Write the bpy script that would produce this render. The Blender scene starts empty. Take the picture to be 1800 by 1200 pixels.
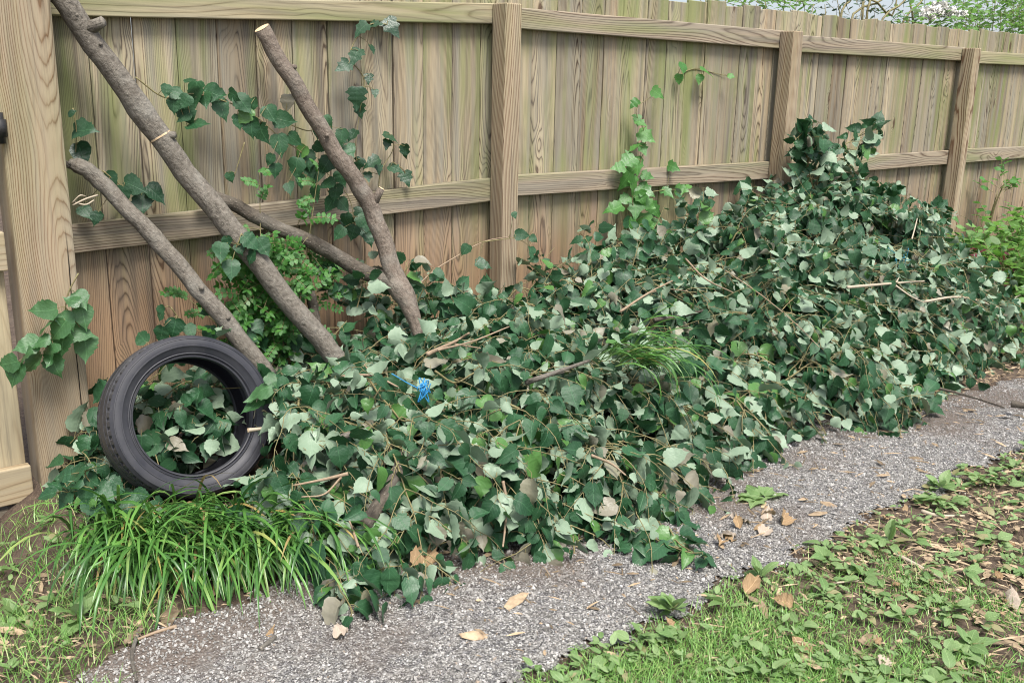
import bpy, math, random
import numpy as np
from mathutils import Vector
random.seed(7); RNG = np.random.default_rng(7)
R = math.radians
scene = bpy.context.scene
COL = scene.collection

# ------------------------------------------------------------------ camera, sky, sun, exposure
CAM = np.array([0.0, -3.395, 1.30])
YAW, PITCH, ROLL, FPX = 0.69027, 0.2583, 0.019686, 1710.3       # FPX: focal length in pixels of the 1800 px wide photograph
_fw = np.array([math.sin(YAW)*math.cos(PITCH), math.cos(YAW)*math.cos(PITCH), -math.sin(PITCH)])
_rt = np.array([math.cos(YAW), -math.sin(YAW), 0.0])
_up = np.cross(_rt, _fw)
RT = _rt*math.cos(ROLL) + _up*math.sin(ROLL)
UP = _up*math.cos(ROLL) - _rt*math.sin(ROLL)
FW = _fw
cd = bpy.data.cameras.new('camera'); cam = bpy.data.objects.new('camera', cd); COL.objects.link(cam)
cd.sensor_width = 36.0; cd.lens = FPX/1800*36.0; cd.clip_end = 500; cd.clip_start = 0.05
from mathutils import Matrix
cam.matrix_world = Matrix(((RT[0], UP[0], -FW[0], CAM[0]), (RT[1], UP[1], -FW[1], CAM[1]), (RT[2], UP[2], -FW[2], CAM[2]), (0, 0, 0, 1)))
scene.camera = cam

SUN_EL, SUN_AZ = R(62), R(196)            # azimuth from +Y clockwise towards +X
world = bpy.data.worlds.new('World'); scene.world = world; world.use_nodes = True
wn = world.node_tree; bg = wn.nodes['Background']
sky = wn.nodes.new('ShaderNodeTexSky'); sky.sky_type = 'NISHITA'; sky.sun_disc = False
sky.sun_elevation = SUN_EL; sky.sun_rotation = SUN_AZ
sky.air_density = 0.8; sky.dust_density = 4.0; sky.ozone_density = 0.6
cloud = wn.nodes.new('ShaderNodeMix'); cloud.data_type = 'RGBA'; cloud.inputs[0].default_value = .26      # a good part of the sky is bright thin cloud
wn.links.new(sky.outputs[0], cloud.inputs[6]); cloud.inputs[7].default_value = (5.6, 5.75, 6.0, 1)
wn.links.new(cloud.outputs[2], bg.inputs[0]); bg.inputs[1].default_value = 0.115
sd = bpy.data.lights.new('sun', 'SUN'); sun = bpy.data.objects.new('sun', sd); COL.objects.link(sun)
sd.energy = 2.5; sd.angle = R(22); sd.color = (1.0, 0.975, 0.93)
_sv = Vector((math.sin(SUN_AZ)*math.cos(SUN_EL), math.cos(SUN_AZ)*math.cos(SUN_EL), math.sin(SUN_EL)))
sun.rotation_euler = _sv.to_track_quat('Z', 'Y').to_euler(); sun.location = (0, -3, 6)
scene.view_settings.view_transform = 'Standard'; scene.view_settings.look = 'None'
scene.view_settings.exposure = 1.05; scene.view_settings.gamma = 1.0
scene.render.engine = 'CYCLES'
scene.cycles.filter_width = 1.05; scene.cycles.max_bounces = 8; scene.cycles.diffuse_bounces = 2; scene.cycles.transparent_max_bounces = 8

# ------------------------------------------------------------------ helpers: points
def ray(u, v):
    d = RT*((u-900)/FPX) - UP*((v-600)/FPX) + FW
    return d
def atY(u, v, y):            # a point of the photograph laid on the vertical plane y (parallel to the fence)
    d = ray(u, v); t = (y-CAM[1])/d[1]; return CAM + d*t
def atZ(u, v, z=0.0):
    d = ray(u, v); t = (z-CAM[2])/d[2]; return CAM + d*t
def unit(v):
    v = np.asarray(v, float); return v/(np.linalg.norm(v)+1e-12)
def sstep(a, b, x):
    t = np.clip((x-a)/(b-a), 0, 1); return t*t*(3-2*t)
_ph = RNG.uniform(0, 6.28, 40)
def wob(x, y, s=1.0):        # cheap smooth noise, about -1..1
    return (math.sin(2.1*s*x+_ph[0])*math.cos(1.7*s*y+_ph[1]) + .6*math.sin(4.3*s*x+3.1*s*y+_ph[2]) + .4*math.sin(9.1*s*x-6.7*s*y+_ph[3]) + .25*math.sin(17*s*x+13*s*y+_ph[4]))/2.25
def G(x, y):                 # ground height: the yard dips a little by the gate
    return -0.17*float(sstep(.72, .42, x))*float(sstep(-1.3, -.5, y)) + .006*wob(x, y, 2.5)

# ------------------------------------------------------------------ helpers: objects
def link_mesh(name, verts, faces, mat, parent=None, uvs=None, smooth=False, mats=None, fmat=None):
    me = bpy.data.meshes.new(name)
    verts = np.asarray(verts, float)
    if parent is not None: verts = verts - np.array(parent.location)
    me.from_pydata(verts.tolist(), [], [list(f) for f in faces] if not isinstance(faces, np.ndarray) else faces.tolist())
    for m in (mats or [mat]): me.materials.append(m)
    if fmat is not None: me.polygons.foreach_set('material_index', np.asarray(fmat, np.int32))
    if uvs is not None:
        l = me.uv_layers.new(name='UVMap'); l.data.foreach_set('uv', np.asarray(uvs, np.float32).ravel())
    if smooth: me.polygons.foreach_set('use_smooth', np.ones(len(me.polygons), bool))
    me.update()
    o = bpy.data.objects.new(name, me); COL.objects.link(o)
    if parent is not None: o.parent = parent
    return o
def thing(name, label, cat, loc, group=None):
    o = bpy.data.objects.new(name, None); COL.objects.link(o); o.location = [float(c) for c in loc]
    o.empty_display_size = .1
    tag(o, label, cat, group); return o
def tag(o, label=None, cat=None, group=None, kind=None):
    if label: o['label'] = label
    if cat: o['category'] = cat
    if group: o['group'] = group
    if kind: o['kind'] = kind
    return o

class Boxes:
    """collects boxes whose UV is laid in metres: u across the grain, v along it"""
    def __init__(s): s.v = []; s.f = []; s.uv = []
    def hexa(s, c8, axis):                    # c8: corners ordered bottom(4) then top(4), same winding; axis: 0 x, 2 z is the grain direction
        b = len(s.v); c8 = [np.asarray(c, float) for c in c8]; s.v += c8
        off = random.uniform(0, 400); mid = sum(c8)/8
        for f in ((0,3,2,1), (4,5,6,7), (0,1,5,4), (1,2,6,5), (2,3,7,6), (3,0,4,7)):
            s.f.append([b+i for i in f])
            for i in f:
                q = c8[i]-mid
                if axis == 2: s.uv.append((q[0]+q[1]*.9, q[2]+off))
                else: s.uv.append((q[2]+q[1]*.9, q[0]+off))
    def box(s, x0, x1, y0, y1, z0, z1, axis=2, j=0.0):
        J = lambda: random.uniform(-j, j)
        s.hexa([(x0,y0,z0), (x1,y0,z0), (x1,y1,z0), (x0,y1,z0), (x0+J(),y0,z1+J()), (x1+J(),y0,z1+J()), (x1,y1,z1), (x0,y1,z1)], axis)
    def build(s, name, mat, parent=None, bevel=.003, seg=1):
        o = link_mesh(name, s.v, s.f, mat, parent, s.uv)
        if bevel:
            m = o.modifiers.new('edge', 'BEVEL'); m.width = bevel; m.segments = seg; m.limit_method = 'ANGLE'
        return o

class Tubes:
    def __init__(s): s.v = []; s.f = []; s.uv = []
    def add(s, pts, radii, n=6, cap=True, lump=0.0, capback=True):
        pts = [np.asarray(p, float) for p in pts]; b = len(s.v); m = len(pts)
        if np.isscalar(radii): radii = [radii]*m
        ref = np.array([0.3, 0.2, 1.0]); L = 0; off = random.uniform(0, 50)
        rings = []
        for i, p in enumerate(pts):
            d = unit(pts[min(i+1, m-1)] - pts[max(i-1, 0)])
            if i: L += np.linalg.norm(p-pts[i-1])
            a = np.cross(d, ref)
            if np.linalg.norm(a) < 1e-3: a = np.cross(d, (1, 0, 0))
            a = unit(a); c = np.cross(d, a); ref = np.cross(a, d)*1.0
            for k in range(n):
                t = 2*math.pi*k/n
                r = radii[i]*(1 + (lump*wob(k*1.3+i*.9, i*.7+b*.01, 1.0) if lump else 0))
                s.v.append(p + (a*math.cos(t) + c*math.sin(t))*r)
            rings.append(L)
        for i in range(m-1):
            for k in range(n):
                k2 = (k+1) % n
                s.f.append([b+i*n+k, b+i*n+k2, b+(i+1)*n+k2, b+(i+1)*n+k])
                for kk, ii in ((k, i), (k+1, i), (k+1, i+1), (k, i+1)): s.uv.append((kk/n*.2, rings[ii]+off))
        if cap:
            s.f.append([b+(m-1)*n+k for k in range(n)]); s.uv += [(0, off)]*n
            if capback: s.f.append([b+k for k in range(n)][::-1]); s.uv += [(0, off)]*n
    def build(s, name, mat, parent=None):
        return link_mesh(name, s.v, s.f, mat, parent, s.uv, smooth=True)

def curve(pts, n=24):        # Catmull-Rom through the given points
    P = [np.asarray(p, float) for p in pts]
    if len(P) == 2: return [P[0]+(P[1]-P[0])*t for t in np.linspace(0, 1, n)]
    P = [2*P[0]-P[1]] + P + [2*P[-1]-P[-2]]; out = []
    segs = len(P)-3
    for t in np.linspace(0, segs-1e-6, n):
        i = int(t); f = t-i; a, b, c, d = P[i:i+4]
        out.append(.5*((2*b)+(-a+c)*f+(2*a-5*b+4*c-d)*f*f+(-a+3*b-3*c+d)*f**3))
    return out

# leaf outlines: stations along the blade and half widths -------------------------------------------------
OVATE = [(-.06, .20), (.03, .38), (.13, .45), (.18, .51), (.30, .48), (.35, .52), (.47, .42), (.52, .44), (.63, .31), (.68, .31), (.80, .15), (.90, .055), (1.04, .0)]
ROUND = [(-.09, .20), (.02, .40), (.12, .46), (.18, .53), (.32, .51), (.38, .54), (.50, .46), (.56, .47), (.68, .33), (.74, .31), (.84, .13), (.92, .05), (1.03, .0)]
OVAL  = [(0, .03), (.12, .30), (.32, .46), (.55, .46), (.78, .32), (.93, .12), (1.0, .0)]
IVY   = [(-.16, .26), (-.06, .44), (.04, .52), (.13, .60), (.20, .47), (.28, .42), (.38, .50), (.45, .52), (.52, .36), (.62, .24), (.75, .19), (.88, .09), (1.0, .0)]
BLADE = [(0, .5), (.2, .5), (.4, .48), (.6, .42), (.8, .28), (1.0, .0)]
class Leaves:
    """collects leaf blades (two-sided, folded along the midrib and drooping) into one mesh"""
    def __init__(s): s.rec = []
    def add(s, pos, d, n, L, W=None, fold=.18, droop=.22, shape=0):
        s.rec.append((*pos, *d, *n, L, W or L*.86, fold, droop, shape))
    def build(s, name, mat, parent=None, shapes=(OVATE, ROUND), crumple=.012):
        A = np.array(s.rec, float); V = []; F = []; U = []; base = 0
        for si, S in enumerate(shapes):
            B = A[A[:, 13] == si]
            if not len(B): continue
            P, D, N = B[:, 0:3], B[:, 3:6], B[:, 6:9]
            D = D/np.linalg.norm(D, axis=1, keepdims=True)
            N = N - D*np.sum(N*D, 1, keepdims=True); N = N/(np.linalg.norm(N, axis=1, keepdims=True)+1e-9)
            X = np.cross(D, N); L, W, fo, dr = [B[:, k:k+1] for k in (9, 10, 11, 12)]
            m = len(B); ns = len(S); tm = []
            for t, w in S: tm += [(t, -w), (t*.94+.03 if w else t, 0), (t, w)]
            tm = np.array(tm); q = len(tm)
            vs = np.zeros((m, q, 3)); tw = RNG.normal(0, .26, (m, 1)); cur = RNG.normal(0, .12, (m, 1)); jag = RNG.normal(1, .06, (m, q)); ax = RNG.normal(0, .10, (m, 1)); crm = RNG.normal(0, 1, (m, q))*crumple
            for k, (t, w) in enumerate(tm):
                ww = w*jag[:, k:k+1]
                h = fo*abs(w)*W - dr*(max(t, 0)**1.8)*L + tw*w*t*W + cur*np.sin(t*7+w*5)*L*.35 - 0.35*dr*(w*w)*W + crm[:, k:k+1]*L
                vs[:, k] = P + D*(t*L) + X*(ww*W + ax*t*t*L) + N*h
            f = []
            for i in range(ns-1):
                a = i*3
                if S[i+1][1] == 0: f += [(a, a+1, a+4), (a+1, a+2, a+4)]
                else: f += [(a, a+1, a+4, a+3), (a+1, a+2, a+5, a+4)]
            fl = [[base+j*q+i for i in ff] for j in range(m) for ff in f]
            uv1 = [((tm[i][1])+.5, tm[i][0]) for ff in f for i in ff]
            V.append(vs.reshape(-1, 3)); F += fl; U += uv1*m; base += m*q
        return link_mesh(name, np.vstack(V), F, mat, parent, U, smooth=True)

# ------------------------------------------------------------------ materials
class NT:
    def __init__(s, name):
        s.m = bpy.data.materials.new(name); s.m.use_nodes = True; s.t = s.m.node_tree; s.b = s.t.nodes['Principled BSDF']
        s.out = s.t.nodes['Material Output']
    def node(s, typ, **kw):
        n = s.t.nodes.new(typ)
        for k, v in kw.items(): setattr(n, k, v)
        return n
    def put(s, sock, v):
        if isinstance(v, bpy.types.NodeSocket): s.t.links.new(v, sock)
        elif isinstance(v, (tuple, list)): sock.default_value = tuple(v) + ((1,) if len(v) == 3 and sock.type == 'RGBA' else ())
        else: sock.default_value = v
    def math(s, op, a, b=0.0, c=0.0, clamp=False):
        n = s.node('ShaderNodeMath', operation=op, use_clamp=clamp); s.put(n.inputs[0], a); s.put(n.inputs[1], b)
        if len(n.inputs) > 2: s.put(n.inputs[2], c)
        return n.outputs[0]
    def xyz(s, v):
        n = s.node('ShaderNodeSeparateXYZ'); s.put(n.inputs[0], v); return n.outputs
    def vec(s, x, y, z=0.0):
        n = s.node('ShaderNodeCombineXYZ'); [s.put(n.inputs[i], c) for i, c in enumerate((x, y, z))]; return n.outputs[0]
    def noise(s, v, scale=1.0, detail=2.0, rough=.5):
        n = s.node('ShaderNodeTexNoise'); s.put(n.inputs['Vector'], v); n.inputs['Scale'].default_value = scale
        n.inputs['Detail'].default_value = detail; n.inputs['Roughness'].default_value = rough; return n.outputs['Fac']
    def ramp(s, f, stops, mode='LINEAR'):
        n = s.node('ShaderNodeValToRGB'); n.color_ramp.interpolation = mode; e = n.color_ramp.elements
        while len(e) < len(stops): e.new(.5)
        for el, (p, c) in zip(e, stops):
            el.position = p; el.color = (c, c, c, 1) if np.isscalar(c) else (*c, 1)
        s.put(n.inputs[0], f); return n.outputs[0]
    def mix(s, f, a, b, mode='MIX'):
        n = s.node('ShaderNodeMix', data_type='RGBA', blend_type=mode); s.put(n.inputs[0], f); s.put(n.inputs[6], a); s.put(n.inputs[7], b); return n.outputs[2]
    def mapr(s, v, a, b, c=0.0, d=1.0):
        n = s.node('ShaderNodeMapRange'); n.clamp = True; [s.put(n.inputs[i], x) for i, x in enumerate((v, a, b, c, d))]; return n.outputs[0]
    def bump(s, h, strength=.3, dist=.002):
        n = s.node('ShaderNodeBump'); n.inputs['Strength'].default_value = strength; n.inputs['Distance'].default_value = dist
        s.put(n.inputs['Height'], h); s.t.links.new(n.outputs[0], s.b.inputs['Normal'])
    def uv(s): return s.node('ShaderNodeTexCoord').outputs['UV']
    def obj(s): return s.node('ShaderNodeTexCoord').outputs['Object']
    def geo(s): return s.node('ShaderNodeNewGeometry')
    def set(s, **kw):
        for k, v in kw.items(): s.put(s.b.inputs[k.replace('_', ' ')], v)
        return s.m

def wood_mat(name, early, late, freq=95, algae=.5, aged=.4, knots=.72, crack=False, warm=None, contrast=1.0, streak=1.0):
    n = NT(name); u, v, _ = n.xyz(n.uv()); geo = n.geo(); rnd = geo.outputs['Random Per Island']
    pos = n.xyz(geo.outputs['Position'])
    xc = n.math('MULTIPLY', n.math('SUBTRACT', n.noise(n.vec(n.math('MULTIPLY', v, .35), 3.3), 1, 1), .5), .62)
    dep = n.math('ADD', .008, n.math('MULTIPLY', n.math('POWER', n.noise(n.vec(9.1, n.math('MULTIPLY', v, .6)), 1, 2), 2.0), .17))
    # knots: sparse cells, the grain flows round them
    kv = n.vec(n.math('MULTIPLY', u, 9.0), n.math('MULTIPLY', v, 3.2)); vo = n.node('ShaderNodeTexVoronoi'); vo.inputs['Scale'].default_value = 1; vo.inputs['Randomness'].default_value = .9; n.put(vo.inputs['Vector'], kv)
    pick = n.math('GREATER_THAN', n.xyz(vo.outputs['Color'])[0], knots)
    kd = vo.outputs['Distance']
    halo = n.math('MULTIPLY', n.mapr(kd, .42, .0), pick); core = n.math('MULTIPLY', n.mapr(kd, .15, .09), pick)
    fine = n.math('MULTIPLY', n.math('SUBTRACT', n.noise(n.vec(n.math('MULTIPLY', u, 30.0), n.math('MULTIPLY', v, 3.0)), 1, 3), .5), .010)
    du = n.math('SUBTRACT', u, xc)
    d = n.math('SQRT', n.math('ADD', n.math('MULTIPLY', du, du), n.math('MULTIPLY', dep, dep)))
    d = n.math('ADD', n.math('ADD', d, fine), n.math('MULTIPLY', n.math('POWER', halo, 1.6), .036))
    fr = n.math('FRACT', n.math('MULTIPLY', d, freq))
    lw = n.ramp(fr, [(0, 1.0), (.06, .5), (.2, .12), (.55, .05), (.84, .38), (.97, 1.0)])
    lw = n.math('MULTIPLY', lw, n.mapr(n.noise(n.vec(n.math('MULTIPLY', u, 14.0), n.math('MULTIPLY', v, .9), 4.0), 1, 2), .32, .62, .30*contrast, 1.1*contrast), clamp=True)
    c = n.mix(lw, early, late)
    tint = n.ramp(rnd, [(0, (.60, .54, .49)), (.2, (1.05, .98, .90)), (.4, (.74, .74, .72)), (.6, (1.20, 1.08, .96)), (.8, (.86, .88, .80)), (1, (1.25, 1.18, 1.10))])
    c = n.mix(1.0, c, tint, 'MULTIPLY')
    # silver ageing in streaks
    st = n.noise(n.vec(n.math('MULTIPLY', u, 26.0), n.math('MULTIPLY', v, .7), 11.0), 1, 3)
    c = n.mix(n.math('MULTIPLY', n.mapr(st, .42, .68), aged), c, (.27, .262, .215))
    if warm is not None:                # sheltered foot of the boards kept its red-brown colour
        wz = n.mapr(n.math('ADD', pos[2], n.math('MULTIPLY', n.noise(n.vec(n.math('MULTIPLY', u, 9.0), v, 2.0), 1, 2), .5)), 1.15, .75)
        wz = n.math('MULTIPLY', wz, n.mapr(pos[0], 7.5, 3.0, .55, 1.0))
        c = n.mix(n.math('MULTIPLY', wz, .72), c, n.mix(lw, warm, tuple(x*.42 for x in warm)))
    dk = n.noise(n.vec(n.math('MULTIPLY', u, 40.0), n.math('MULTIPLY', v, 1.6), 21.0), 1, 4, .65)
    c = n.mix(n.mapr(dk, .53, .76, 0, .72), c, (.095, .078, .06))
    sk = n.noise(n.vec(n.math('MULTIPLY', u, 17.0), n.math('MULTIPLY', v, .32), 41.0), 1, 3, .6)
    c = n.mix(n.mapr(sk, .52, .66, 0, .68*streak), c, (.115, .098, .082))
    fl = n.noise(n.vec(n.math('MULTIPLY', u, 260.0), n.math('MULTIPLY', v, 6.0), 51.0), 1, 2)
    c = n.mix(n.mapr(fl, .5, .8, 0, .35), c, (.12, .095, .07))
    # algae bloom in tall streaks
    al = n.noise(n.vec(n.math('MULTIPLY', u, 11.0), n.math('MULTIPLY', v, .55), 31.0), 1, 3, .6)
    al2 = n.noise(n.vec(n.math('MULTIPLY', pos[0], .9), n.math('MULTIPLY', pos[2], 1.3), 1.0), 1, 2)
    am = n.math('MULTIPLY', n.mapr(n.math('ADD', n.math('MULTIPLY', al, .65), n.math('MULTIPLY', al2, .45)), .52, .66), algae)
    am = n.math('MULTIPLY', am, n.mapr(pos[2], .45, .95, .15, 1.0))
    c = n.mix(am, c, n.mix(lw, (.235, .26, .105), (.11, .125, .045)))
    c = n.mix(n.math('MULTIPLY', core, .85), c, (.075, .042, .025))
    h = n.math('ADD', n.math('MULTIPLY', lw, .6), n.math('MULTIPLY', dk, .5))
    if crack:
        cx = n.math('MULTIPLY', n.math('SUBTRACT', n.noise(n.vec(n.math('MULTIPLY', v, 1.1), 55.0), 1, 2), .48), .05)
        cm = n.math('MULTIPLY', n.mapr(n.math('ABSOLUTE', n.math('SUBTRACT', u, cx)), .0022, .0010), n.mapr(n.noise(n.vec(n.math('MULTIPLY', v, .8), 71.0), 1, 1), .40, .46))
        c = n.mix(cm, c, (.012, .009, .006)); h = n.math('SUBTRACT', h, n.math('MULTIPLY', cm, 4.0))
    n.bump(h, .55, .0016)
    return n.set(Base_Color=c, Roughness=.82, Specular_IOR_Level=.25)

def leaf_mat(name, top, top2, under, dry=None, dry_amt=.06, trans=.18, rough=.42, vein=.35, spec=.5, young=None, young_amt=.08):
    n = NT(name); geo = n.geo(); rnd = geo.outputs['Random Per Island']; u, v, _ = n.xyz(n.uv())
    r2 = n.math('FRACT', n.math('MULTIPLY', rnd, 37.7)); r3 = n.math('FRACT', n.math('MULTIPLY', rnd, 113.3))
    a = n.mix(rnd, top, top2)
    a = n.mix(n.math('MULTIPLY', n.noise(n.vec(n.math('MULTIPLY', u, 3.0), n.math('ADD', n.math('MULTIPLY', v, 3.0), n.math('MULTIPLY', rnd, 90.0))), 1, 3), .45), a, tuple(x*.45 for x in top))
    au = n.math('ABSOLUTE', n.math('SUBTRACT', u, .5))
    # midrib and side veins
    mid = n.mapr(au, .022, .006)
    sv = n.math('FRACT', n.math('MULTIPLY', n.math('SUBTRACT', v, n.math('MULTIPLY', au, .75)), 6.5))
    side = n.math('MULTIPLY', n.mapr(n.math('ABSOLUTE', n.math('SUBTRACT', sv, .5)), .07, .02), .55)
    vm = n.math('MULTIPLY', n.math('MAXIMUM', mid, side), vein)
    a = n.mix(vm, a, tuple(min(1, x*2.2+.03) for x in top2))
    if young: a = n.mix(n.math('LESS_THAN', r3, young_amt), a, young)
    un = n.mix(n.math('MULTIPLY', r2, .5), under, tuple(x*.72 for x in under))
    un = n.mix(n.math('MULTIPLY', vm, .8), un, tuple(min(1, x*1.35) for x in under))
    c = n.mix(geo.outputs['Backfacing'], a, un)
    if dry:
        dm = n.math('LESS_THAN', r2, dry_amt); c = n.mix(n.math('MULTIPLY', dm, .8), c, n.mix(r3, dry, tuple(x*.6 for x in dry)))
        spot = n.math('MULTIPLY', n.mapr(n.noise(n.vec(n.math('MULTIPLY', u, 5.0), n.math('ADD', n.math('MULTIPLY', v, 5.0), n.math('MULTIPLY', rnd, 50.0))), 1, 4), .66, .74), .45)
        c = n.mix(spot, c, dry)
    n.bump(n.math('SUBTRACT', n.noise(n.vec(n.math('MULTIPLY', u, 7.0), n.math('ADD', n.math('MULTIPLY', v, 7.0), rnd)), 1, 2), n.math('MULTIPLY', vm, .9)), .35, .004)
    n.set(Base_Color=c, Roughness=n.mapr(r3, 0, 1, rough-.08, rough+.14), Specular_IOR_Level=spec)
    tr = n.node('ShaderNodeBsdfTranslucent'); n.put(tr.inputs[0], n.mix(.6, c, tuple(min(1, x*2.4) for x in (top2[0]*.9, top2[1]*1.1, top2[2]*.5))))
    ms = n.node('ShaderNodeMixShader'); ms.inputs[0].default_value = trans
    n.t.links.new(n.b.outputs[0], ms.inputs[1]); n.t.links.new(tr.outputs[0], ms.inputs[2]); n.t.links.new(ms.outputs[0], n.out.inputs[0])
    return n.m

def bark_mat(name, a, b, scale=1.0, lichen=.25):
    n = NT(name); p = n.obj(); u, v, _ = n.xyz(n.uv())
    f = n.noise(p, 60*scale, 5, .65); g = n.noise(p, 9*scale, 3); w = n.noise(n.vec(n.math('MULTIPLY', u, 60.0), n.math('MULTIPLY', v, 26.0)), 1, 4, .7)
    c = n.mix(n.mapr(f, .3, .7), a, b)
    c = n.mix(n.mapr(w, .52, .72, 0, .75), c, tuple(x*.38 for x in a))
    c = n.mix(n.mapr(g, .5, .72, 0, lichen), c, (.30, .29, .25))
    ring = n.mapr(n.noise(n.vec(0.0, n.math('MULTIPLY', v, 60.0)), 1, 2), .62, .72, 0, .4)
    c = n.mix(ring, c, tuple(x*.6 for x in a))
    vo = n.node('ShaderNodeTexVoronoi'); n.put(vo.inputs['Vector'], p); vo.inputs['Scale'].default_value = 70*scale
    c = n.mix(n.math('MULTIPLY', n.mapr(vo.outputs['Distance'], .16, .08), .55), c, (.42, .38, .31))
    n.bump(n.math('ADD', n.math('SUBTRACT', n.math('MULTIPLY', f, .6), w), n.math('MULTIPLY', g, .8)), 1.0, .008)
    return n.set(Base_Color=c, Roughness=.85, Specular_IOR_Level=.25)

def flat_mat(name, a, b, scale=40, rough=.7, spec=.3, island=0.0):
    n = NT(name); f = n.noise(n.obj(), scale, 4, .6)
    c = n.mix(n.mapr(f, .3, .7), a, b)
    if island:
        c = n.mix(1.0, c, n.ramp(n.geo().outputs['Random Per Island'], [(0, 1-island), (1, 1+island)]), 'MULTIPLY')
    n.bump(f, .3, .002)
    return n.set(Base_Color=c, Roughness=rough, Specular_IOR_Level=spec)

def grass_mat(name, stops, trans=.2, rough=.4):
    n = NT(name); rnd = n.geo().outputs['Random Per Island']; u, v, _ = n.xyz(n.uv())
    c = n.ramp(rnd, stops)
    mid = n.mapr(n.math('ABSOLUTE', n.math('SUBTRACT', u, .5)), .16, .04, 0, .35)
    c = n.mix(mid, c, (.16, .26, .10))
    c = n.mix(n.mapr(v, .25, 0, 0, .5), c, (.16, .17, .07))
    n.set(Base_Color=c, Roughness=rough, Specular_IOR_Level=.5)
    tr = n.node('ShaderNodeBsdfTranslucent'); n.put(tr.inputs[0], c); ms = n.node('ShaderNodeMixShader'); ms.inputs[0].default_value = trans
    n.t.links.new(n.b.outputs[0], ms.inputs[1]); n.t.links.new(tr.outputs[0], ms.inputs[2]); n.t.links.new(ms.outputs[0], n.out.inputs[0])
    return n.m

M = {}
M['board'] = wood_mat('weathered_board', (.44, .385, .275), (.095, .068, .047), 185, algae=.88, aged=.70, knots=.55, warm=(.36, .205, .115), contrast=1.35)
M['post'] = wood_mat('weathered_post', (.53, .45, .32), (.15, .075, .035), 120, algae=.22, aged=.25, knots=.66, contrast=1.6, streak=.25)
M['gatepost'] = wood_mat('gate_post_wood', (.44, .365, .26), (.19, .105, .05), 190, algae=.25, aged=.35, knots=.80, crack=True, contrast=1.1, streak=.5)
M['rail'] = wood_mat('weathered_rail', (.42, .36, .275), (.14, .10, .07), 115, algae=.6, aged=.5, knots=.70, contrast=1.35)
M['mossrail'] = wood_mat('mossy_rail', (.44, .40, .27), (.24, .20, .12), 80, algae=.85, aged=.35, knots=.9)
M['gatewood'] = wood_mat('gate_wood', (.46, .39, .27), (.27, .20, .12), 70, algae=.3, aged=.3, knots=.88)
M['sill'] = flat_mat('old_sill', (.13, .11, .085), (.20, .17, .13), 18, .9, .15)
M['iron'] = flat_mat('black_iron', (.012, .012, .013), (.03, .028, .026), 60, .5, .5)
M['limb'] = bark_mat('grey_brown_bark', (.115, .10, .08), (.235, .212, .175), 1.25, .45)
M['limb_warm'] = bark_mat('brown_bark', (.12, .094, .074), (.235, .195, .155), 1.3, .35)
M['limb_dark'] = bark_mat('dark_bark', (.075, .062, .048), (.135, .115, .09))
M['twig'] = flat_mat('twig_bark', (.24, .17, .11), (.34, .26, .18), 120, .7, .3)
M['pale_twig'] = flat_mat('pale_twig_bark', (.36, .30, .22), (.46, .40, .30), 120, .7, .3)
M['stem'] = flat_mat('green_brown_stem', (.16, .13, .06), (.24, .22, .10), 60, .6, .35)
M['cut'] = flat_mat('fresh_cut_wood', (.55, .40, .24), (.68, .53, .35), 80, .8, .2)
M['leaf'] = leaf_mat('linden_leaf', (.014, .060, .022), (.034, .108, .042), (.22, .305, .205), dry=(.27, .235, .18), dry_amt=.045, trans=.08, rough=.46, spec=.42, young=(.07, .17, .04), young_amt=.10)
M['leaf_fresh'] = leaf_mat('fresh_leaf', (.045, .125, .045), (.075, .18, .065), (.20, .29, .17), trans=.22, rough=.40)
M['leaf_dark'] = leaf_mat('dark_leaf', (.014, .050, .022), (.028, .085, .036), (.14, .20, .13), trans=.14, rough=.38)
M['ivy'] = leaf_mat('bright_vine_leaf', (.050, .165, .035), (.105, .27, .060), (.17, .28, .13), trans=.25, rough=.42)
M['small'] = leaf_mat('small_bright_leaf', (.03, .125, .02), (.075, .225, .035), (.13, .22, .09), trans=.25, rough=.4)
M['weed'] = leaf_mat('weed_leaf', (.12, .22, .065), (.24, .34, .14), (.25, .32, .19), dry=(.30, .25, .13), dry_amt=.06, trans=.2, rough=.5)
M['bush'] = leaf_mat('bush_leaf', (.09, .20, .045), (.17, .32, .08), (.22, .31, .16), trans=.3, rough=.5)
M['redleaf'] = leaf_mat('dark_red_leaf', (.10, .015, .025), (.16, .03, .045), (.14, .05, .06), trans=.2, rough=.45)
M['deadleaf'] = leaf_mat('dead_leaf', (.24, .15, .075), (.40, .29, .17), (.42, .34, .25), trans=.05, rough=.7, vein=.4, spec=.2)
M['paleleaf'] = leaf_mat('bleached_dead_leaf', (.34, .27, .20), (.52, .44, .36), (.46, .39, .32), trans=.05, rough=.7, vein=.3, spec=.2)
M['liriope'] = grass_mat('strap_grass', [(0, (.035, .11, .022)), (.5, (.07, .20, .035)), (.85, (.14, .31, .06)), (.94, (.24, .36, .10)), (.97, (.42, .30, .09)), (1, (.36, .25, .12))], rough=.32)
M['grass'] = grass_mat('lawn_grass', [(0, (.10, .23, .045)), (.6, (.18, .36, .075)), (.88, (.28, .43, .12)), (1, (.42, .38, .19))])
M['straw'] = flat_mat('straw', (.19, .135, .085), (.40, .31, .20), 50, .8, .2, .55)
M['twine'] = flat_mat('blue_twine', (.01, .17, .42), (.05, .33, .62), 200, .5, .4)
M['teal'] = flat_mat('teal_twine', (.02, .16, .24), (.05, .28, .36), 200, .5, .4)
M['flower'] = flat_mat('white_petal', (.75, .73, .66), (.85, .83, .78), 60, .7, .2)

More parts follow.
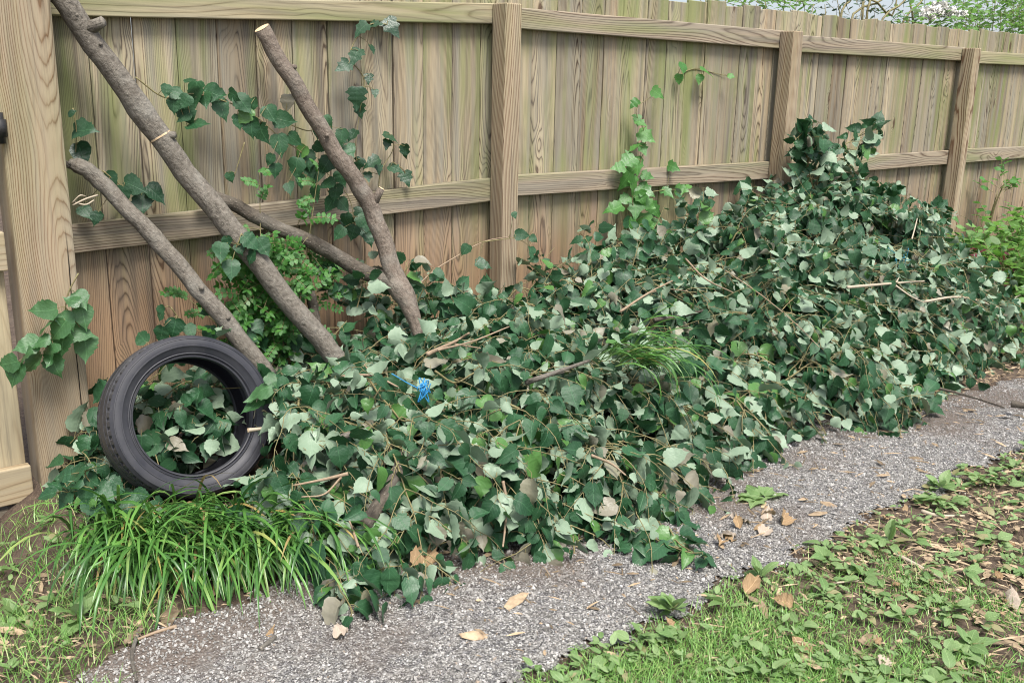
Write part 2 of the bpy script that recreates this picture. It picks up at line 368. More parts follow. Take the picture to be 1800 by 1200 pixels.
def rubber_mat(name, dust):
    n = NT(name); p = n.obj(); f = n.noise(p, 9, 5, .65); g = n.noise(p, 140, 3)
    c = n.mix(n.mapr(f, .38, .72, 0, dust), (.026, .027, .034), (.105, .103, .105))
    c = n.mix(n.mapr(n.noise(p, 38, 4, .7), .64, .74, 0, dust*.8), c, (.17, .155, .13))
    n.bump(n.math('ADD', g, f), .12, .002)
    return n.set(Base_Color=c, Roughness=n.mapr(f, .3, .7, .40, .66), Specular_IOR_Level=.45)
M['sidewall'] = rubber_mat('tyre_sidewall', .30); M['tread'] = rubber_mat('tyre_tread', .55); M['liner'] = rubber_mat('tyre_lining', .05)

def gravel_ground():
    n = NT('gravel'); p = n.obj(); geo = n.geo()
    vo = n.node('ShaderNodeTexVoronoi'); n.put(vo.inputs['Vector'], p); vo.inputs['Scale'].default_value = 165
    vo2 = n.node('ShaderNodeTexVoronoi'); n.put(vo2.inputs['Vector'], p); vo2.inputs['Scale'].default_value = 300
    r = n.xyz(vo.outputs['Color'])[0]; r2 = n.xyz(vo2.outputs['Color'])[1]
    c = n.ramp(r, [(0, (.12, .113, .103)), (.3, (.23, .222, .204)), (.6, (.32, .31, .288)), (.88, (.43, .418, .39)), (1, (.66, .65, .63))])
    c2 = n.ramp(r2, [(0, (.05, .048, .046)), (.6, (.18, .175, .17)), (1, (.42, .41, .40))])
    c = n.mix(n.math('GREATER_THAN', n.noise(p, 60, 2), .52), c, c2)
    c = n.mix(n.math('MULTIPLY', n.mapr(vo.outputs['Distance'], .42, .62), .5), c, (.06, .056, .052))
    dirt = n.noise(p, 2.3, 4, .6)
    dirt = n.math('ADD', dirt, n.math('MULTIPLY', n.mapr(n.math('ADD', n.xyz(p)[1], n.math('MULTIPLY', n.noise(p, 5, 3), .25)), -1.55, -1.25), .22))
    dirt = n.math('ADD', dirt, n.mapr(n.xyz(p)[0], 3.3, 4.4, 0, .18))
    c = n.mix(n.mapr(dirt, .54, .74, 0, .75), c, n.mix(n.noise(p, 90, 3), (.065, .048, .037), (.20, .155, .12)))
    n.bump(n.math('SUBTRACT', n.math('MULTIPLY', r, .5), vo.outputs['Distance']), .9, .006)
    return n.set(Base_Color=c, Roughness=.85, Specular_IOR_Level=.25)
M['gravel'] = gravel_ground()
def stone_mat():
    n = NT('gravel_stone'); rnd = n.geo().outputs['Random Per Island']; p = n.obj()
    c = n.ramp(rnd, [(0, (.14, .133, .12)), (.25, (.24, .231, .214)), (.55, (.33, .319, .296)), (.88, (.42, .407, .38)), (.95, (.53, .515, .485)), (.97, (.27, .21, .15)), (1, (.66, .65, .63))])
    c = n.mix(n.mapr(n.noise(p, 2.3, 4, .6), .52, .70, 0, .45), c, (.13, .10, .08))
    return n.set(Base_Color=c, Roughness=.7, Specular_IOR_Level=.3)
M['stone'] = stone_mat()
def soil_mat():
    n = NT('soil'); p = n.obj()
    f = n.noise(p, 26, 6, .7); g = n.noise(p, 3.1, 3); h = n.noise(p, 150, 3, .7)
    c = n.mix(n.mapr(f, .3, .7), (.045, .033, .026), (.125, .092, .068))
    c = n.mix(n.mapr(h, .55, .7, 0, .7), c, (.24, .18, .125))
    c = n.mix(n.mapr(g, .45, .7, 0, .35), c, (.17, .135, .10))
    n.bump(n.math('ADD', f, n.math('MULTIPLY', h, .4)), .9, .012)
    return n.set(Base_Color=c, Roughness=.95, Specular_IOR_Level=.15)
M['soil'] = soil_mat()
def turf_mat():
    n = NT('far_turf'); p = n.obj(); f = n.noise(p, 20, 5, .7)
    return n.set(Base_Color=n.mix(n.mapr(f, .35, .65), (.05, .09, .025), (.10, .14, .05)), Roughness=.95, Specular_IOR_Level=.1)
M['turf'] = turf_mat()

# ------------------------------------------------------------------ ground, path
def grid_sheet(name, xs, ys, zf, mat, keep=None):
    V = [(x, y, zf(x, y)) for y in ys for x in xs]; nx = len(xs); F = []
    for j in range(len(ys)-1):
        for i in range(nx-1):
            if keep is None or keep(.5*(xs[i]+xs[i+1]), .5*(ys[j]+ys[j+1])): F.append((j*nx+i, j*nx+i+1, (j+1)*nx+i+1, (j+1)*nx+i))
    return link_mesh(name, V, F, mat, smooth=True)
gx = np.concatenate([[-150, -60, -20, -8, -3], np.linspace(-1, 8.5, 130), [11, 20, 60, 200]])
gy = np.concatenate([[-150, -40, -12, -6], np.linspace(-4.0, .6, 70), [2, 6, 20, 60, 200]])
ground = tag(grid_sheet('ground', gx, gy, lambda x, y: G(x, y) if -1 <= x <= 8.5 and -4 <= y <= .6 else (0.0 if y < 1 else -.02), M['soil']), kind='structure')
def lawn_edge(x): return -1.945 + .07*wob(x*2.2, 5.0) + .05*wob(x*7, 1.0) + .02*wob(x*17, 3.0)
def in_path(x, y):
    if x < .52 + .10*wob(3, y*3) + max(0, (-y-1.2))*-.02: return False
    lo = lawn_edge(x); hi = -.9
    if x < 1.15: hi = -1.17 - .35*max(0, 1.15-x)*.6 + .05*wob(x*5, 2)
    if x > 3.85: hi = -1.43 - .14*(x-3.85) + .04*wob(x*5, 8)
    return lo + .02*wob(x*20, y*20) < y < hi and x < 8.3
px = np.linspace(.35, 8.4, 520); py = np.linspace(-2.2, -.8, 96)
path = tag(grid_sheet('path', px, py, lambda x, y: G(x, y)+.008, M['gravel'], in_path), kind='structure')
# loose stones lying on the path
def stones(n):
    base = np.array([(1,0,0),(-1,0,0),(0,1,0),(0,-1,0),(0,0,1),(0,0,-1)], float)
    fs = np.array([(0,2,4),(2,1,4),(1,3,4),(3,0,4),(2,0,5),(1,2,5),(3,1,5),(0,3,5)])
    P = []
    while len(P) < n:
        x = random.uniform(.4, 5.2) if random.random() < .8 else random.uniform(.4, 2.6); y = random.uniform(-2.15, -.95)
        fringe = random.uniform(.02, .10) if random.random() < .2 else 0
        if wob(x*2.1+4, y*3.3) + .5*wob(x*7, y*7) > .35 and random.random() < .75: continue
        if in_path(x, y) or (fringe and in_path(x, y+fringe)) or (fringe and in_path(x+.05, y)): P.append((x, y, G(x, y)+.010))
    P = np.array(P); m = len(P); s = RNG.lognormal(math.log(.0029), .38, (m, 1, 1))
    ax = RNG.uniform(.65, 1.25, (m, 1, 3)); ax[:, :, 2] *= .7
    V = base[None]*ax*s*(1+RNG.normal(0, .18, (m, 6, 1)))
    q = RNG.normal(size=(m, 4)); q /= np.linalg.norm(q, axis=1, keepdims=True); w, x, y, z = q.T
    Rm = np.stack([np.stack([1-2*(y*y+z*z), 2*(x*y-z*w), 2*(x*z+y*w)], -1), np.stack([2*(x*y+z*w), 1-2*(x*x+z*z), 2*(y*z-x*w)], -1), np.stack([2*(x*z-y*w), 2*(y*z+x*w), 1-2*(x*x+y*y)], -1)], 1)
    V = np.einsum('mij,mkj->mki', Rm, V) + P[:, None]
    F = (fs[None] + (np.arange(m)*6)[:, None, None]).reshape(-1, 3)
    return link_mesh('gravel', V.reshape(-1, 3), F, M['stone'])
gs = tag(stones(46000), 'loose grey crushed stones scattered over the path surface', 'gravel', kind='stuff')

# ------------------------------------------------------------------ fence
fence = thing('wooden_fence', 'tall weathered wooden board fence with rails and square posts behind the leaf heap', 'fence', (2.7, 0, 0))
BX0, BW = 1.1705, .1462
posts_x = [2.703, 4.705, 6.745]
edges = [BX0 + BW*k for k in range(-2, 62)]
bays = [[], [], [], []]
for x in edges:
    bays[0 if x < 2.62 else 1 if x < 4.63 else 2 if x < 6.68 else 3].append(x)
for bi, xs in enumerate(bays):
    B = Boxes()
    for x in xs:
        g = random.choice([.0013, .0016, .0019, .0022]); dy = random.uniform(0, .006); ty = random.uniform(-.002, .002)
        top = 1.722 + random.gauss(0, .007) + .01*wob(x, 1)
        x0, x1, y0, y1 = x+g, x+BW-g, .040+dy, .058+dy
        sk = random.gauss(0, .003)
        B.hexa([(x0,y0-ty,.01), (x1,y0+ty,.01), (x1,y1+ty,.01), (x0,y1-ty,.01), (x0+sk*.3,y0-ty,top-sk), (x1+sk*.3,y0+ty,top+sk), (x1+sk*.3,y1+ty,top+sk), (x0+sk*.3,y1-ty,top-sk)], 2)
    B.build('board_panel', M['board'], fence, .002)
def rail(t0, b0, t1, b1, mat, x0=None, x1=None):
    a, b, c, d = [atY(*p, 0.0) for p in (t0, b0, t1, b1)]
    def ext(p, q, x): return p[2] + (q[2]-p[2])*(x-p[0])/(q[0]-p[0])
    X0 = a[0] if x0 is None else x0; X1 = c[0] if x1 is None else x1
    zt0, zt1, zb0, zb1 = ext(a, c, X0), ext(a, c, X1), ext(b, d, X0), ext(b, d, X1)
    B = Boxes()
    N = 1
    B.hexa([(X0,0,zb0), (X1,0,zb1), (X1,.0385,zb1), (X0,.0385,zb0), (X0,0,zt0), (X1,0,zt1), (X1,.0385,zt1), (X0,.0385,zt0)], 0)
    return B.build('rail', mat, fence, .004, 2)
pA, pB, pC, pD, pE = .79, posts_x[0], posts_x[1], posts_x[2], 8.78
rail((95, -8), (95, 28), (860, 6), (860, 42), M['mossrail'], pA, pB-.001)
rail((135, 395), (140, 445), (855, 315), (855, 355), M['rail'], pA, pB-.001)
rail((918, 14), (918, 51), (1365, 53), (1365, 85), M['rail'], pB+.001, pC-.001)
rail((910, 308), (908, 345), (1343, 285), (1343, 315), M['rail'], pB+.001, pC-.001)
rail((1408, 62), (1408, 92), (1690, 83), (1690, 107), M['rail'], pC+.001, pD-.001)
rail((1383, 283), (1383, 312), (1665, 265), (1663, 289), M['rail'], pC+.001, pD-.001)
rail((1725, 90), (1725, 112), (1800, 95), (1800, 115), M['mossrail'], pD+.001, pE)
rail((1700, 262), (1700, 286), (1800, 258), (1800, 278), M['rail'], pD+.001, pE)
for x, zt, ln in ((pB, 1.625, .0), (pC, 1.607, .0), (pD, 1.593, .015)):
    B = Boxes(); w = .0445
    B.hexa([(x-w+ln*-.6, -.092, -.15), (x+w+ln*-.6, -.092, -.15), (x+w+ln*-.6, -.003, -.15), (x-w+ln*-.6, -.003, -.15),
            (x-w, -.092, zt), (x+w, -.092, zt), (x+w, -.003, zt), (x-w, -.003, zt)], 2)
    B.build('post', M['post'], fence, .005, 2)
B = Boxes(); B.box(.700, .874, -.142, -.004, -.3, 1.95)
gp = B.build('post', M['gatepost'], fence, .008, 2); gp['label'] = 'thick cracked gate post at the left end of the fence'
# nail heads on the rails
# gate on the left
gate = thing('wooden_gate', 'wooden gate leaf of upright boards hinged beside the thick end post', 'gate', (.3, -.1, -.05))
B = Boxes(); gx1 = .672
for k in range(5): B.box(gx1-.14*(k+1)+.002, gx1-.14*k-.002, -.098, -.080, -.035, 1.75)
B.build('board_panel', M['gatewood'], gate, .002)
for z0, z1 in ((-.045, .075), (.715, .835), (1.5, 1.62)):
    B = Boxes(); B.box(gx1-.70, gx1+.004, -.1375, -.0995, z0, z1, 0); B.build('rail', M['gatewood'], gate, .004, 2)
T = Tubes(); T.add([(.690, -.150, 1.10), (.690, -.150, 1.19)], [.017, .017], 12)
T.add([(.690, -.150, 1.12), (.690, -.150, 1.17)], [.024, .024], 12)
for dz in (.0, .04): T.add([(.62, -.140, 1.125+dz), (.69, -.152, 1.125+dz)], [.007, .007], 8)
T.build('hinge', M['iron'], gate)
B = Boxes(); B.box(-.3, .655, -.125, -.070, -.40, -.062, 0); s_ = B.build('ground_board', M['sill'], None, .006)
tag(s_, 'dirty grey brown board set in the soil under the gate', 'board')

# ------------------------------------------------------------------ tyre
TC = np.array([1.055, -.520, .270]); TH, PS = .35, -.046; TR = .254
tn = np.array([math.sin(PS)*math.cos(TH), -math.cos(PS)*math.cos(TH), math.sin(TH)]); te = np.array([math.cos(PS), math.sin(PS), 0]); tu = np.cross(te, tn)*-1
if tu[2] < 0: tu = -tu
tyre = thing('tyre', 'worn black car tyre without a rim leaning in front of the fence', 'tyre', (TC[0], TC[1], 0.0))
def lathe(profile, n, mat, name, mod=None, close=False):
    V = []; F = []
    for i in range(n):
        a = 2*math.pi*i/n
        for k, (r, w) in enumerate(profile):
            rr = r + (mod(i, k, r, w) if mod else 0)
            V.append(TC + (te*math.cos(a) + tu*math.sin(a))*rr + tn*w)
    m = len(profile)
    for i in range(n):
        j = (i+1) % n
        for k in range(m-1): F.append((i*m+k, j*m+k, j*m+k+1, i*m+k+1))
    o = link_mesh(name, V, F, mat, tyre, smooth=True)
    try: o.data.set_sharp_from_angle(angle=R(38))
    except Exception: pass
    return o
SW = [(.1790, .054), (.1790, .0625), (.1815, .0665), (.1850, .0675), (.1865, .0645), (.1885, .0640), (.1900, .0680), (.1925, .0700), (.1945, .0695), (.1955, .0680), (.205, .0735), (.2130, .0770), (.2142, .0785), (.2165, .0788), (.2178, .0776), (.226, .0790), (.2350, .0775), (.2362, .0788), (.2385, .0782), (.2395, .0762), (.2450, .0725), (.2478, .0690)]
SW = [(r, w*1.2) for r, w in SW]
lathe(SW, 128, M['sidewall'], 'sidewall')
lathe([(r, -w) for r, w in SW][::-1], 128, M['sidewall'], 'sidewall')
TP = []
for w in (.0690, .060, .052, .0515, .0475, .047, .036, .026, .0255, .0205, .020, .010):
    g = .0475 <= w <= .0515 or .0205 <= w <= .0255
    rr = TR - .0062*(w/.069)**2.5 - (.0065 if g else 0)
    TP.append((rr, w))
TP = [(r, w*1.2) for r, w in TP]; TP = TP + [(r, -w) for r, w in TP[::-1]]
def sipes(i, k, r, w):
    w /= 1.2
    if abs(w) > .051: return -.004 if i % 6 in (0, 1) else 0
    if .026 < abs(w) < .047: return -.0035 if (i + int(w*300)) % 7 in (0, 1) else 0
    return 0
lathe(TP, 340, M['tread'], 'tread', sipes)
lathe([(r, w*1.2) for r, w in [(.1790, .054), (.1830, .050), (.200, .066), (.222, .070), (.236, .060), (.242, .040), (.243, 0), (.242, -.040), (.236, -.060), (.222, -.070), (.200, -.066), (.1830, -.050), (.1790, -.054)]], 96, M['liner'], 'inner_lining')
def tyre_local(p):
    q = np.asarray(p)-TC; return float(q@te), float(q@tu), float(q@tn)

# ------------------------------------------------------------------ limbs leaning on the fence
LIMBS = []
def limb_pts(pts, r0, r1, n=40, knots=()):
    c = curve(pts, n); rr = []
    for i in range(n):
        t = i/(n-1); r = r0 + (r1-r0)*t
        for kt, ks, kw in knots: r *= 1 + ks*math.exp(-((t-kt)/kw)**2)
        rr.append(r*(1+.03*wob(t*9+r0*400, 2)))
    LIMBS.append((np.array(c), .062))
    w = .008
    c = [p + np.array([w*wob(i*.3+r0*90, 1), w*wob(i*.3, 4+r0*70), 0]) for i, p in enumerate(c)]
    return c, rr
def sawn(p, d, r, parent, name='sawn_end'):
    d = unit(d); a = unit(np.cross(d, (0.2, .1, 1))); b = np.cross(d, a); V = []; n = 20
    for k in range(n): V.append(np.asarray(p)+d*.002 + (a*math.cos(2*math.pi*k/n)+b*math.sin(2*math.pi*k/n))*r*.97)
    V.append(np.asarray(p)+d*.0035)
    return link_mesh(name, V, [(k, (k+1) % n, n) for k in range(n)], M['cut'], parent)
def stub(T, p, d, L, r):
    P, _ = LIMBS[-1]; i = int(np.argmin(np.linalg.norm(P-np.asarray(p), axis=1))); q = P[i]; L = L + .026
    T.add([q, q+unit(d)*L*.7, q+unit(d)*L], [r*1.5, r*1.05, r*.9], 10, lump=.12); return q+unit(d)*L

# first limb, long, runs out of the picture top
L1 = thing('leaning_limb', 'longest grey bare limb leaning on the fence, its top out of the picture', 'limb', (1.7, -.36, .15), 'cut limbs leaning on the fence')
p = [atY(72, -50, -.10), atY(120, 12, -.10), atY(280, 240, -.13), atY(420, 420, -.22), atY(590, 630, -.35), atY(606, 652, -.365)]
c, rr = limb_pts(p, .0335, .040, 46, ((.14, .22, .018), (.36, .14, .03), (.62, .08, .03)))
T = Tubes(); T.add(c, rr, 18, lump=.05)
for u, v, d, L, r in ((172, 42, (.5, -.6, .35), .045, .017), (140, 15, (-.2, -1, .2), .012, .006), (187, 80, (.2, -1, .1), .012, .006), (308, 235, (.6, -.6, .1), .03, .012)):
    stub(T, atY(u, v, -.12), d, L, r)
T.build('bark', M['limb'], L1); 
T = Tubes(); ci = min(range(len(c)), key=lambda i: np.linalg.norm(c[i]-atY(285, 236, -.13))); T.add([c[ci]+unit(c[ci]-c[ci+1])*.003, c[ci]-unit(c[ci]-c[ci+1])*.003], [rr[ci]*1.025]*2, 18, cap=False); T.build('bark_scar', M['cut'], L1)

# second limb, low left
L2 = thing('leaning_limb', 'lower bare limb rising behind the tyre to a splintered tip against the end post', 'limb', (1.4, -.37, .2), 'cut limbs leaning on the fence')
p = [atY(122, 287, -.06), atY(160, 305, -.07), atY(250, 395, -.13), atY(360, 520, -.24), atY(475, 665, -.34)]
c, rr = limb_pts(p, .024, .031, 34, ((.02, -.35, .05), (.55, .1, .03)))
T = Tubes(); T.add(c, rr, 16, lump=.07)
stub(T, atY(350, 520, -.26), (-.1, -1, .3), .018, .009); stub(T, atY(392, 547, -.28), (.2, -1, .2), .012, .008)
for k in range(4): T.add([atY(124+k*3, 289-k, -.07), atY(114-2*k+k*k, 282+4*k, -.07)], [.007, .002], 5)
T.build('bark', M['limb'], L2); 
T = Tubes(); T.add(curve([atY(172, 343, -.12), atY(150, 350, -.14), atY(128, 361, -.13)], 8), .003, 5); T.add(curve([atY(165, 352, -.13), atY(150, 360, -.15), atY(130, 355, -.12)], 8), .0025, 5); T.add(curve([atY(150, 345, -.13), atY(140, 344, -.14), atY(126, 358, -.12)], 8), .0025, 5)
T.build('side_twig', M['pale_twig'], L2)
# third limb with fork
L3 = thing('leaning_limb', 'forked brown limb with a sawn top end, a second stem joining low on its left', 'limb', (2.0, -.4, .2), 'cut limbs leaning on the fence')
p = [atY(460, 50, -.06), atY(530, 170, -.10), atY(605, 290, -.16), atY(655, 370, -.2), atY(688, 470, -.26), atY(715, 530, -.33), atY(742, 598, -.41)]
c, rr = limb_pts(p, .0285, .038, 44, ((.77, .25, .07), (.33, .06, .02), (1.0, -.45, .12)))
T = Tubes(); T.add(c, rr, 18, lump=.05)
se = stub(T, atY(655, 358, -.19), (.35, -.3, .8), .055, .014); stub(T, atY(500, 112, -.09), (.7, -.7, 0), .02, .008); stub(T, atY(555, 255, -.15), (-.3, -1, 0), .015, .008)
T.build('bark', M['limb_warm'], L3); sawn(c[0], c[0]-c[1], rr[0], L3); sawn(se, (.35, -.3, .8), .0122, L3)
p = [atY(345, 338, -.05), atY(400, 355, -.06), atY(470, 392, -.10), atY(560, 432, -.15), atY(640, 478, -.20), atY(695, 497, -.27)]
c, rr = limb_pts(p, .022, .031, 34, ((.6, .08, .03), (1, .3, .1)))
T = Tubes(); T.add(c, rr, 16, lump=.06); T.build('side_stem', M['limb_dark'], L3)
# short stub limb behind
L4 = thing('leaning_limb', 'short dark limb stump poking up between the leaning limbs', 'limb', (1.8, -.2, .3), 'cut limbs leaning on the fence')
c, rr = limb_pts([atY(545, 510, -.14), atY(552, 550, -.16), atY(560, 610, -.2)], .018, .024, 12); T = Tubes(); T.add(c, rr, 12, lump=.08); T.build('bark', M['limb_dark'], L4); sawn(c[0], c[0]-c[1], rr[0], L4)

# ------------------------------------------------------------------ the heap of cut branches
XH = [.70, .85, 1.00, 1.15, 1.30, 1.50, 1.70, 2.00, 2.40, 2.62, 2.85, 3.28, 3.67, 4.10, 4.50, 5.10, 5.50, 5.80, 6.05, 6.2]
HH = [.02, .16, .26, .33, .36, .42, .48, .48, .42, .37, .40, .46, .53, 0.57, .74, .72, .56, .36, .08, .0]
XF = [.60, .80, 1.0, 1.08, 1.15, 1.25, 1.40, 1.60, 1.73, 1.85, 1.95, 2.10, 2.36, 2.68, 2.83, 3.25, 3.50, 3.86, 4.48, 4.85, 5.5, 6.0, 6.2]
YF = [-.35, -.62, -.84, -1.18, -1.42, -1.44, -1.38, -1.37, -1.52, -1.55, -1.56, -1.50, -1.46, -1.28, -1.36, -1.40, -1.50, -1.48, -1.33, -1.30, -1.1, -.7, -.4]
def heap(x, y):
    if x < .6 or x > 6.2: return 0.0
    yf = np.interp(x, XF, YF) - .04 + .05*wob(x*4, 9); H = np.interp(x, XH, HH)
    t = (y-yf)/(-.12-yf)
    if t <= 0: return 0.0
    t = min(t, 1.0)
    h = H*(.16*min(1, t*9) + .84*(1-(1-t)**1.35)**.95)
    h += (.11*wob(x*3.0, y*2.6) + .06*wob(x*6.5, y*6+3))*min(1, t*5)*min(1, H*3)
    if x < 1.5 and y > -.62: h = min(h, .30 + .35*max(0, x-1.3))
    for cx, cy, s_, dp in ((2.0, -.44, .17, .20), (1.66, -.40, .15, .16), (1.42, -.36, .12, .10)):   # hollows where the limbs go in
        h -= dp*math.exp(-((x-cx)**2+(y-cy)**2)/(2*s_*s_))
    return max(h, .03*min(1, t*6))
def hnorm(x, y):
    e = .06; n = np.array([-(heap(x+e, y)-heap(x-e, y))/(2*e), -(heap(x, y+e)-heap(x, y-e))/(2*e), 1.0])
    return unit(n)
def hit(u, v, lift=.03):     # where the sight line of a photograph point meets the heap (or the ground)
    d = ray(u, v); t = 1.6
    while t < 9:
        p = CAM + d*t
        if p[1] > -.05: return atY(u, v, -.06)
        if p[2] <= max(heap(p[0], p[1]), G(p[0], p[1])) + lift: return p
        t += .01
    return atZ(u, v)
def near_limb(p):            # the leaning limbs stay bare of leaves
    for P, w in LIMBS:
        i = int(np.argmin(np.abs(P[:, 2]-p[2]))); q = P[max(0, i-3):i+4]
        dxz = np.min(np.hypot(q[:, 0]-p[0]+.5*(q[:, 1]-p[1]), q[:, 2]-p[2])); k = P[i]
        if dxz < w and -.45 < p[1]-k[1] < .03 and p[2] > P[:, 2].min()+.07: return True
    return False
def leaf_ok(p):
    if p[1] > -.02 or near_limb(p): return False
    lx, ly, ln = tyre_local(p); rr = math.hypot(lx, ly)
    if p[0] < .72 or (p[0] < .98 and p[1] < -.74): return False
    if rr < .275 and -.10 < ln < .42:
        if rr > .165 and abs(ln) < .105: return False
        if ln > .06:
            return (lx > .175 and ly < .09 and rr > .19) or (ly < -.215 and lx > .02) or (lx > .10 and ly < -.19)
        return ly < .11 and ln < .02
    return True

def spray(Lv, Tb, start, d0, nref, length, nl, size, sag=.5, spread=.45, flip=.22, shape=None, ok=leaf_ok, petiole=True, pr=.0022):
    p = np.asarray(start, float); d = unit(d0); step = length/nl; pts = [p.copy()]; nref = unit(nref)
    for i in range(nl):
        d = unit(d + np.array([0, 0, -sag*.12]) + RNG.normal(0, .13, 3)); p = p + d*step; pts.append(p.copy())
        s = unit(np.cross(d, nref)); sg = 1 if i % 2 else -1
        ld = unit(d*.45 + s*sg*random.uniform(.4, 1.0) + np.array([0, 0, -random.uniform(.15, .9)*sag*1.6]) + RNG.normal(0, .22, 3))
        nn = nref + RNG.normal(0, spread, 3)
        if random.random() < flip: nn = -nn + RNG.normal(0, .3, 3)
        L = size*min(1.32, random.lognormvariate(-.06, .27))*(1-.25*i/nl)
        b = p + ld*L*.30
        if ok(b+ld*L*.4) and ok(b):
            Lv.add(b, ld, nn, L, L*random.uniform(.66, .95), (random.uniform(-.05, .45) if random.random() < .7 else random.uniform(.45, .95)), random.uniform(-.10, .85), (0 if random.random() < .6 else 1) if shape is None else shape)
            if petiole: Tb.add([p, (p+b)/2+np.array([0, 0, .004]), b+ld*.02*L], [.0013, .0011, .001], 3, cap=False)
    if ok(pts[0]) and ok(pts[-1]) and ok(pts[len(pts)//2]): Tb.add(pts, np.linspace(pr*1.3, pr*.6, len(pts)), 5, cap=False)

LV = Leaves(); TB = Tubes()
def inside(): 
    while True:
        x = random.uniform(.72, 5.9); yf = np.interp(x, XF, YF); y = random.uniform(yf-.02, -.08)
        if (x > 3.4 and random.random() < .25) or heap(x, y) < .01: continue
        return x, y, (y-yf)/(-.1-yf)
def heap_spray(x, y, t, tang, depth, size, extra=0.0):
    H = heap(x, y); n = hnorm(x, y); nn = unit(n + np.array([-.15, -.35, .25])); tang = tang - n*(tang@n)
    st = np.array([x, y, max(H-depth+.02+extra, .02)])
    spray(LV, TB, st, tang+n*random.uniform(-.05, .25), nn, random.uniform(.18, .40), random.randint(7, 11), size*(1.0 if x < 3.2 else .96)*random.uniform(.75, 1.15), sag=.45+.6*(1-t), spread=.68, flip=.29, pr=.0014)
for cnt in range(1050):                     # the loose mass
    x, y, t = inside(); a = random.uniform(0, 6.283); depth = abs(random.gauss(.02, .055)) if random.random() < .7 else random.uniform(.06, .28)
    heap_spray(x, y, t, np.array([math.cos(a), math.sin(a)-.35, 0]), depth, .072)
for cnt in range(105):                      # boughs thrown on top: side shoots fan from one stem and droop
    x, y, t = inside(); a = random.choice((random.gauss(-.6, .5), random.gauss(-2.4, .6), random.gauss(-1.4, .5))); L = random.uniform(.35, .8); up = random.uniform(.0, .07); q = []
    for k in range(9):
        f = k/8; xx, yy = x+math.cos(a)*L*f, min(-.1, y+math.sin(a)*L*f); h = heap(xx, yy) if xx < 6.1 else 0
        if h < .012 and k: break
        q.append(np.array([xx, yy, h+up*math.sin(f*2.6+.4)+.008]))
        if k:
            for sg in (-1, 1):
                b = a + sg*random.uniform(.4, 1.0); heap_spray(xx, yy, t, np.array([math.cos(b), math.sin(b), -.12]), 0.0, .070, up*math.sin(f*2.6+.4))
    if len(q) > 3 and all(leaf_ok(p_) for p_ in q): TB.add(curve(q, 3*len(q)), np.linspace(.0042, .0016, 3*len(q)), 5)
# tips that fringe the gravel and hang over the edge
for u, v, du, dv in ((600, 1060, -.2, 1), (575, 1045, -.6, 1), (640, 1015, 0, 1), (700, 1000, .4, 1), (745, 965, .6, 1), (860, 950, 0, 1), (880, 930, 0, 1), (905, 940, .2, 1), (960, 950, .5, 1), (1000, 960, .6, .8), (1040, 930, .8, .6),
                     (1090, 950, .5, 1), (1130, 965, .2, 1), (1165, 975, .1, 1), (1190, 975, .2, 1), (1180, 930, .3, 1), (1150, 905, .9, .6), (1200, 880, .9, .3), (1160, 870, 1, .1), (1215, 865, .8, .2), (1250, 800, .5, 1), (1330, 790, .3, 1), (1385, 770, .6, .8), (1500, 745, .4, 1), (1560, 738, .6, .8), (1610, 725, .8, .6), (1660, 705, 1, .3)):
    for k in range(3):
        s = atZ(u+random.uniform(-25, 25), v-45+random.uniform(-15, 15), random.uniform(.03, .09)); e = atZ(u, v, .01)
        spray(LV, TB, s, e-s+np.array([0, 0, .02]), (-.1, -.25, 1), .18, 6, .070, sag=.25, spread=.34, flip=.15, ok=lambda q: q[2] > .004 and leaf_ok(q))
for k in range(150):
    u, v = random.uniform(330, 900), random.uniform(840, 1030)
    if v > 940 + 120*math.sin((u-330)/570*3.14) or v > 1000+60*(u < 680) - .25*max(0, u-640) or (u < 560 and v > 930): continue
    if v > 905 and (u < 540 or u > 660): continue
    s = atZ(u, v, random.uniform(.06, .20) - .1*(v > 960)); s[2] = max(s[2], .04)
    spray(LV, TB, s, (random.uniform(-.6, .6), -1, -.1), (-.15, -.6, .9), random.uniform(.12, .22), 7, .074, sag=.7, spread=.5, flip=.2, ok=lambda q: q[2] > .006 and (q[1] > -1.3 or q[2] < .10) and leaf_ok(q) and not (q[0] < 1.03 - .15*(q[1]+1.05) and q[1] < -.80), pr=.0015)
# upright bits that break the skyline of the heap
for u, v, yy in ((592, 640, -.42), (606, 650, -.42), (580, 650, -.42), (745, 610, -.47), (735, 605, -.48), (755, 600, -.46), (478, 668, -.42), (465, 675, -.42)):
    spray(LV, TB, atY(u, v+22, yy), (random.uniform(-.5, .5), -.2, .8), (-.2, -.9, .4), .12, 6, .07, sag=.6, spread=.5, flip=.2)
for u, v, hgt in ((630, 500, .12), (700, 470, .12), (740, 490, .08), (800, 500, .06), (850, 500, .07), (900, 525, .05), (985, 500, .06), (1050, 470, .12), (1100, 430, .15), (1150, 420, .15), (1200, 395, .15), (1230, 375, .18), (1300, 390, .14), (1330, 400, .1), (1390, 340, .16), (1440, 320, .16), (1500, 330, .12), (1560, 345, .12), (1610, 360, .12), (1650, 380, .1), (1690, 410, .1)):
    for k in range(3):
        s = atY(u+random.uniform(-18, 18), v+40, random.uniform(-.35, -.12))
        spray(LV, TB, s, (random.uniform(-.5, .5), -.1, 1), (-.3, -1, .5), hgt+random.uniform(0, .08), 6, .075, sag=.25, spread=.5, flip=.25)
hp = LV.build('leaf_heap', M['leaf']); 
tag(hp, 'long waist high heap of cut leafy branches with wilting heart shaped leaves along the fence', 'leaf heap', kind='stuff')
hs = TB.build('heap_stems', M['stem']); tag(hs, 'thin leaf stalks and shoots tangled all through the leafy heap', 'stems', kind='stuff')

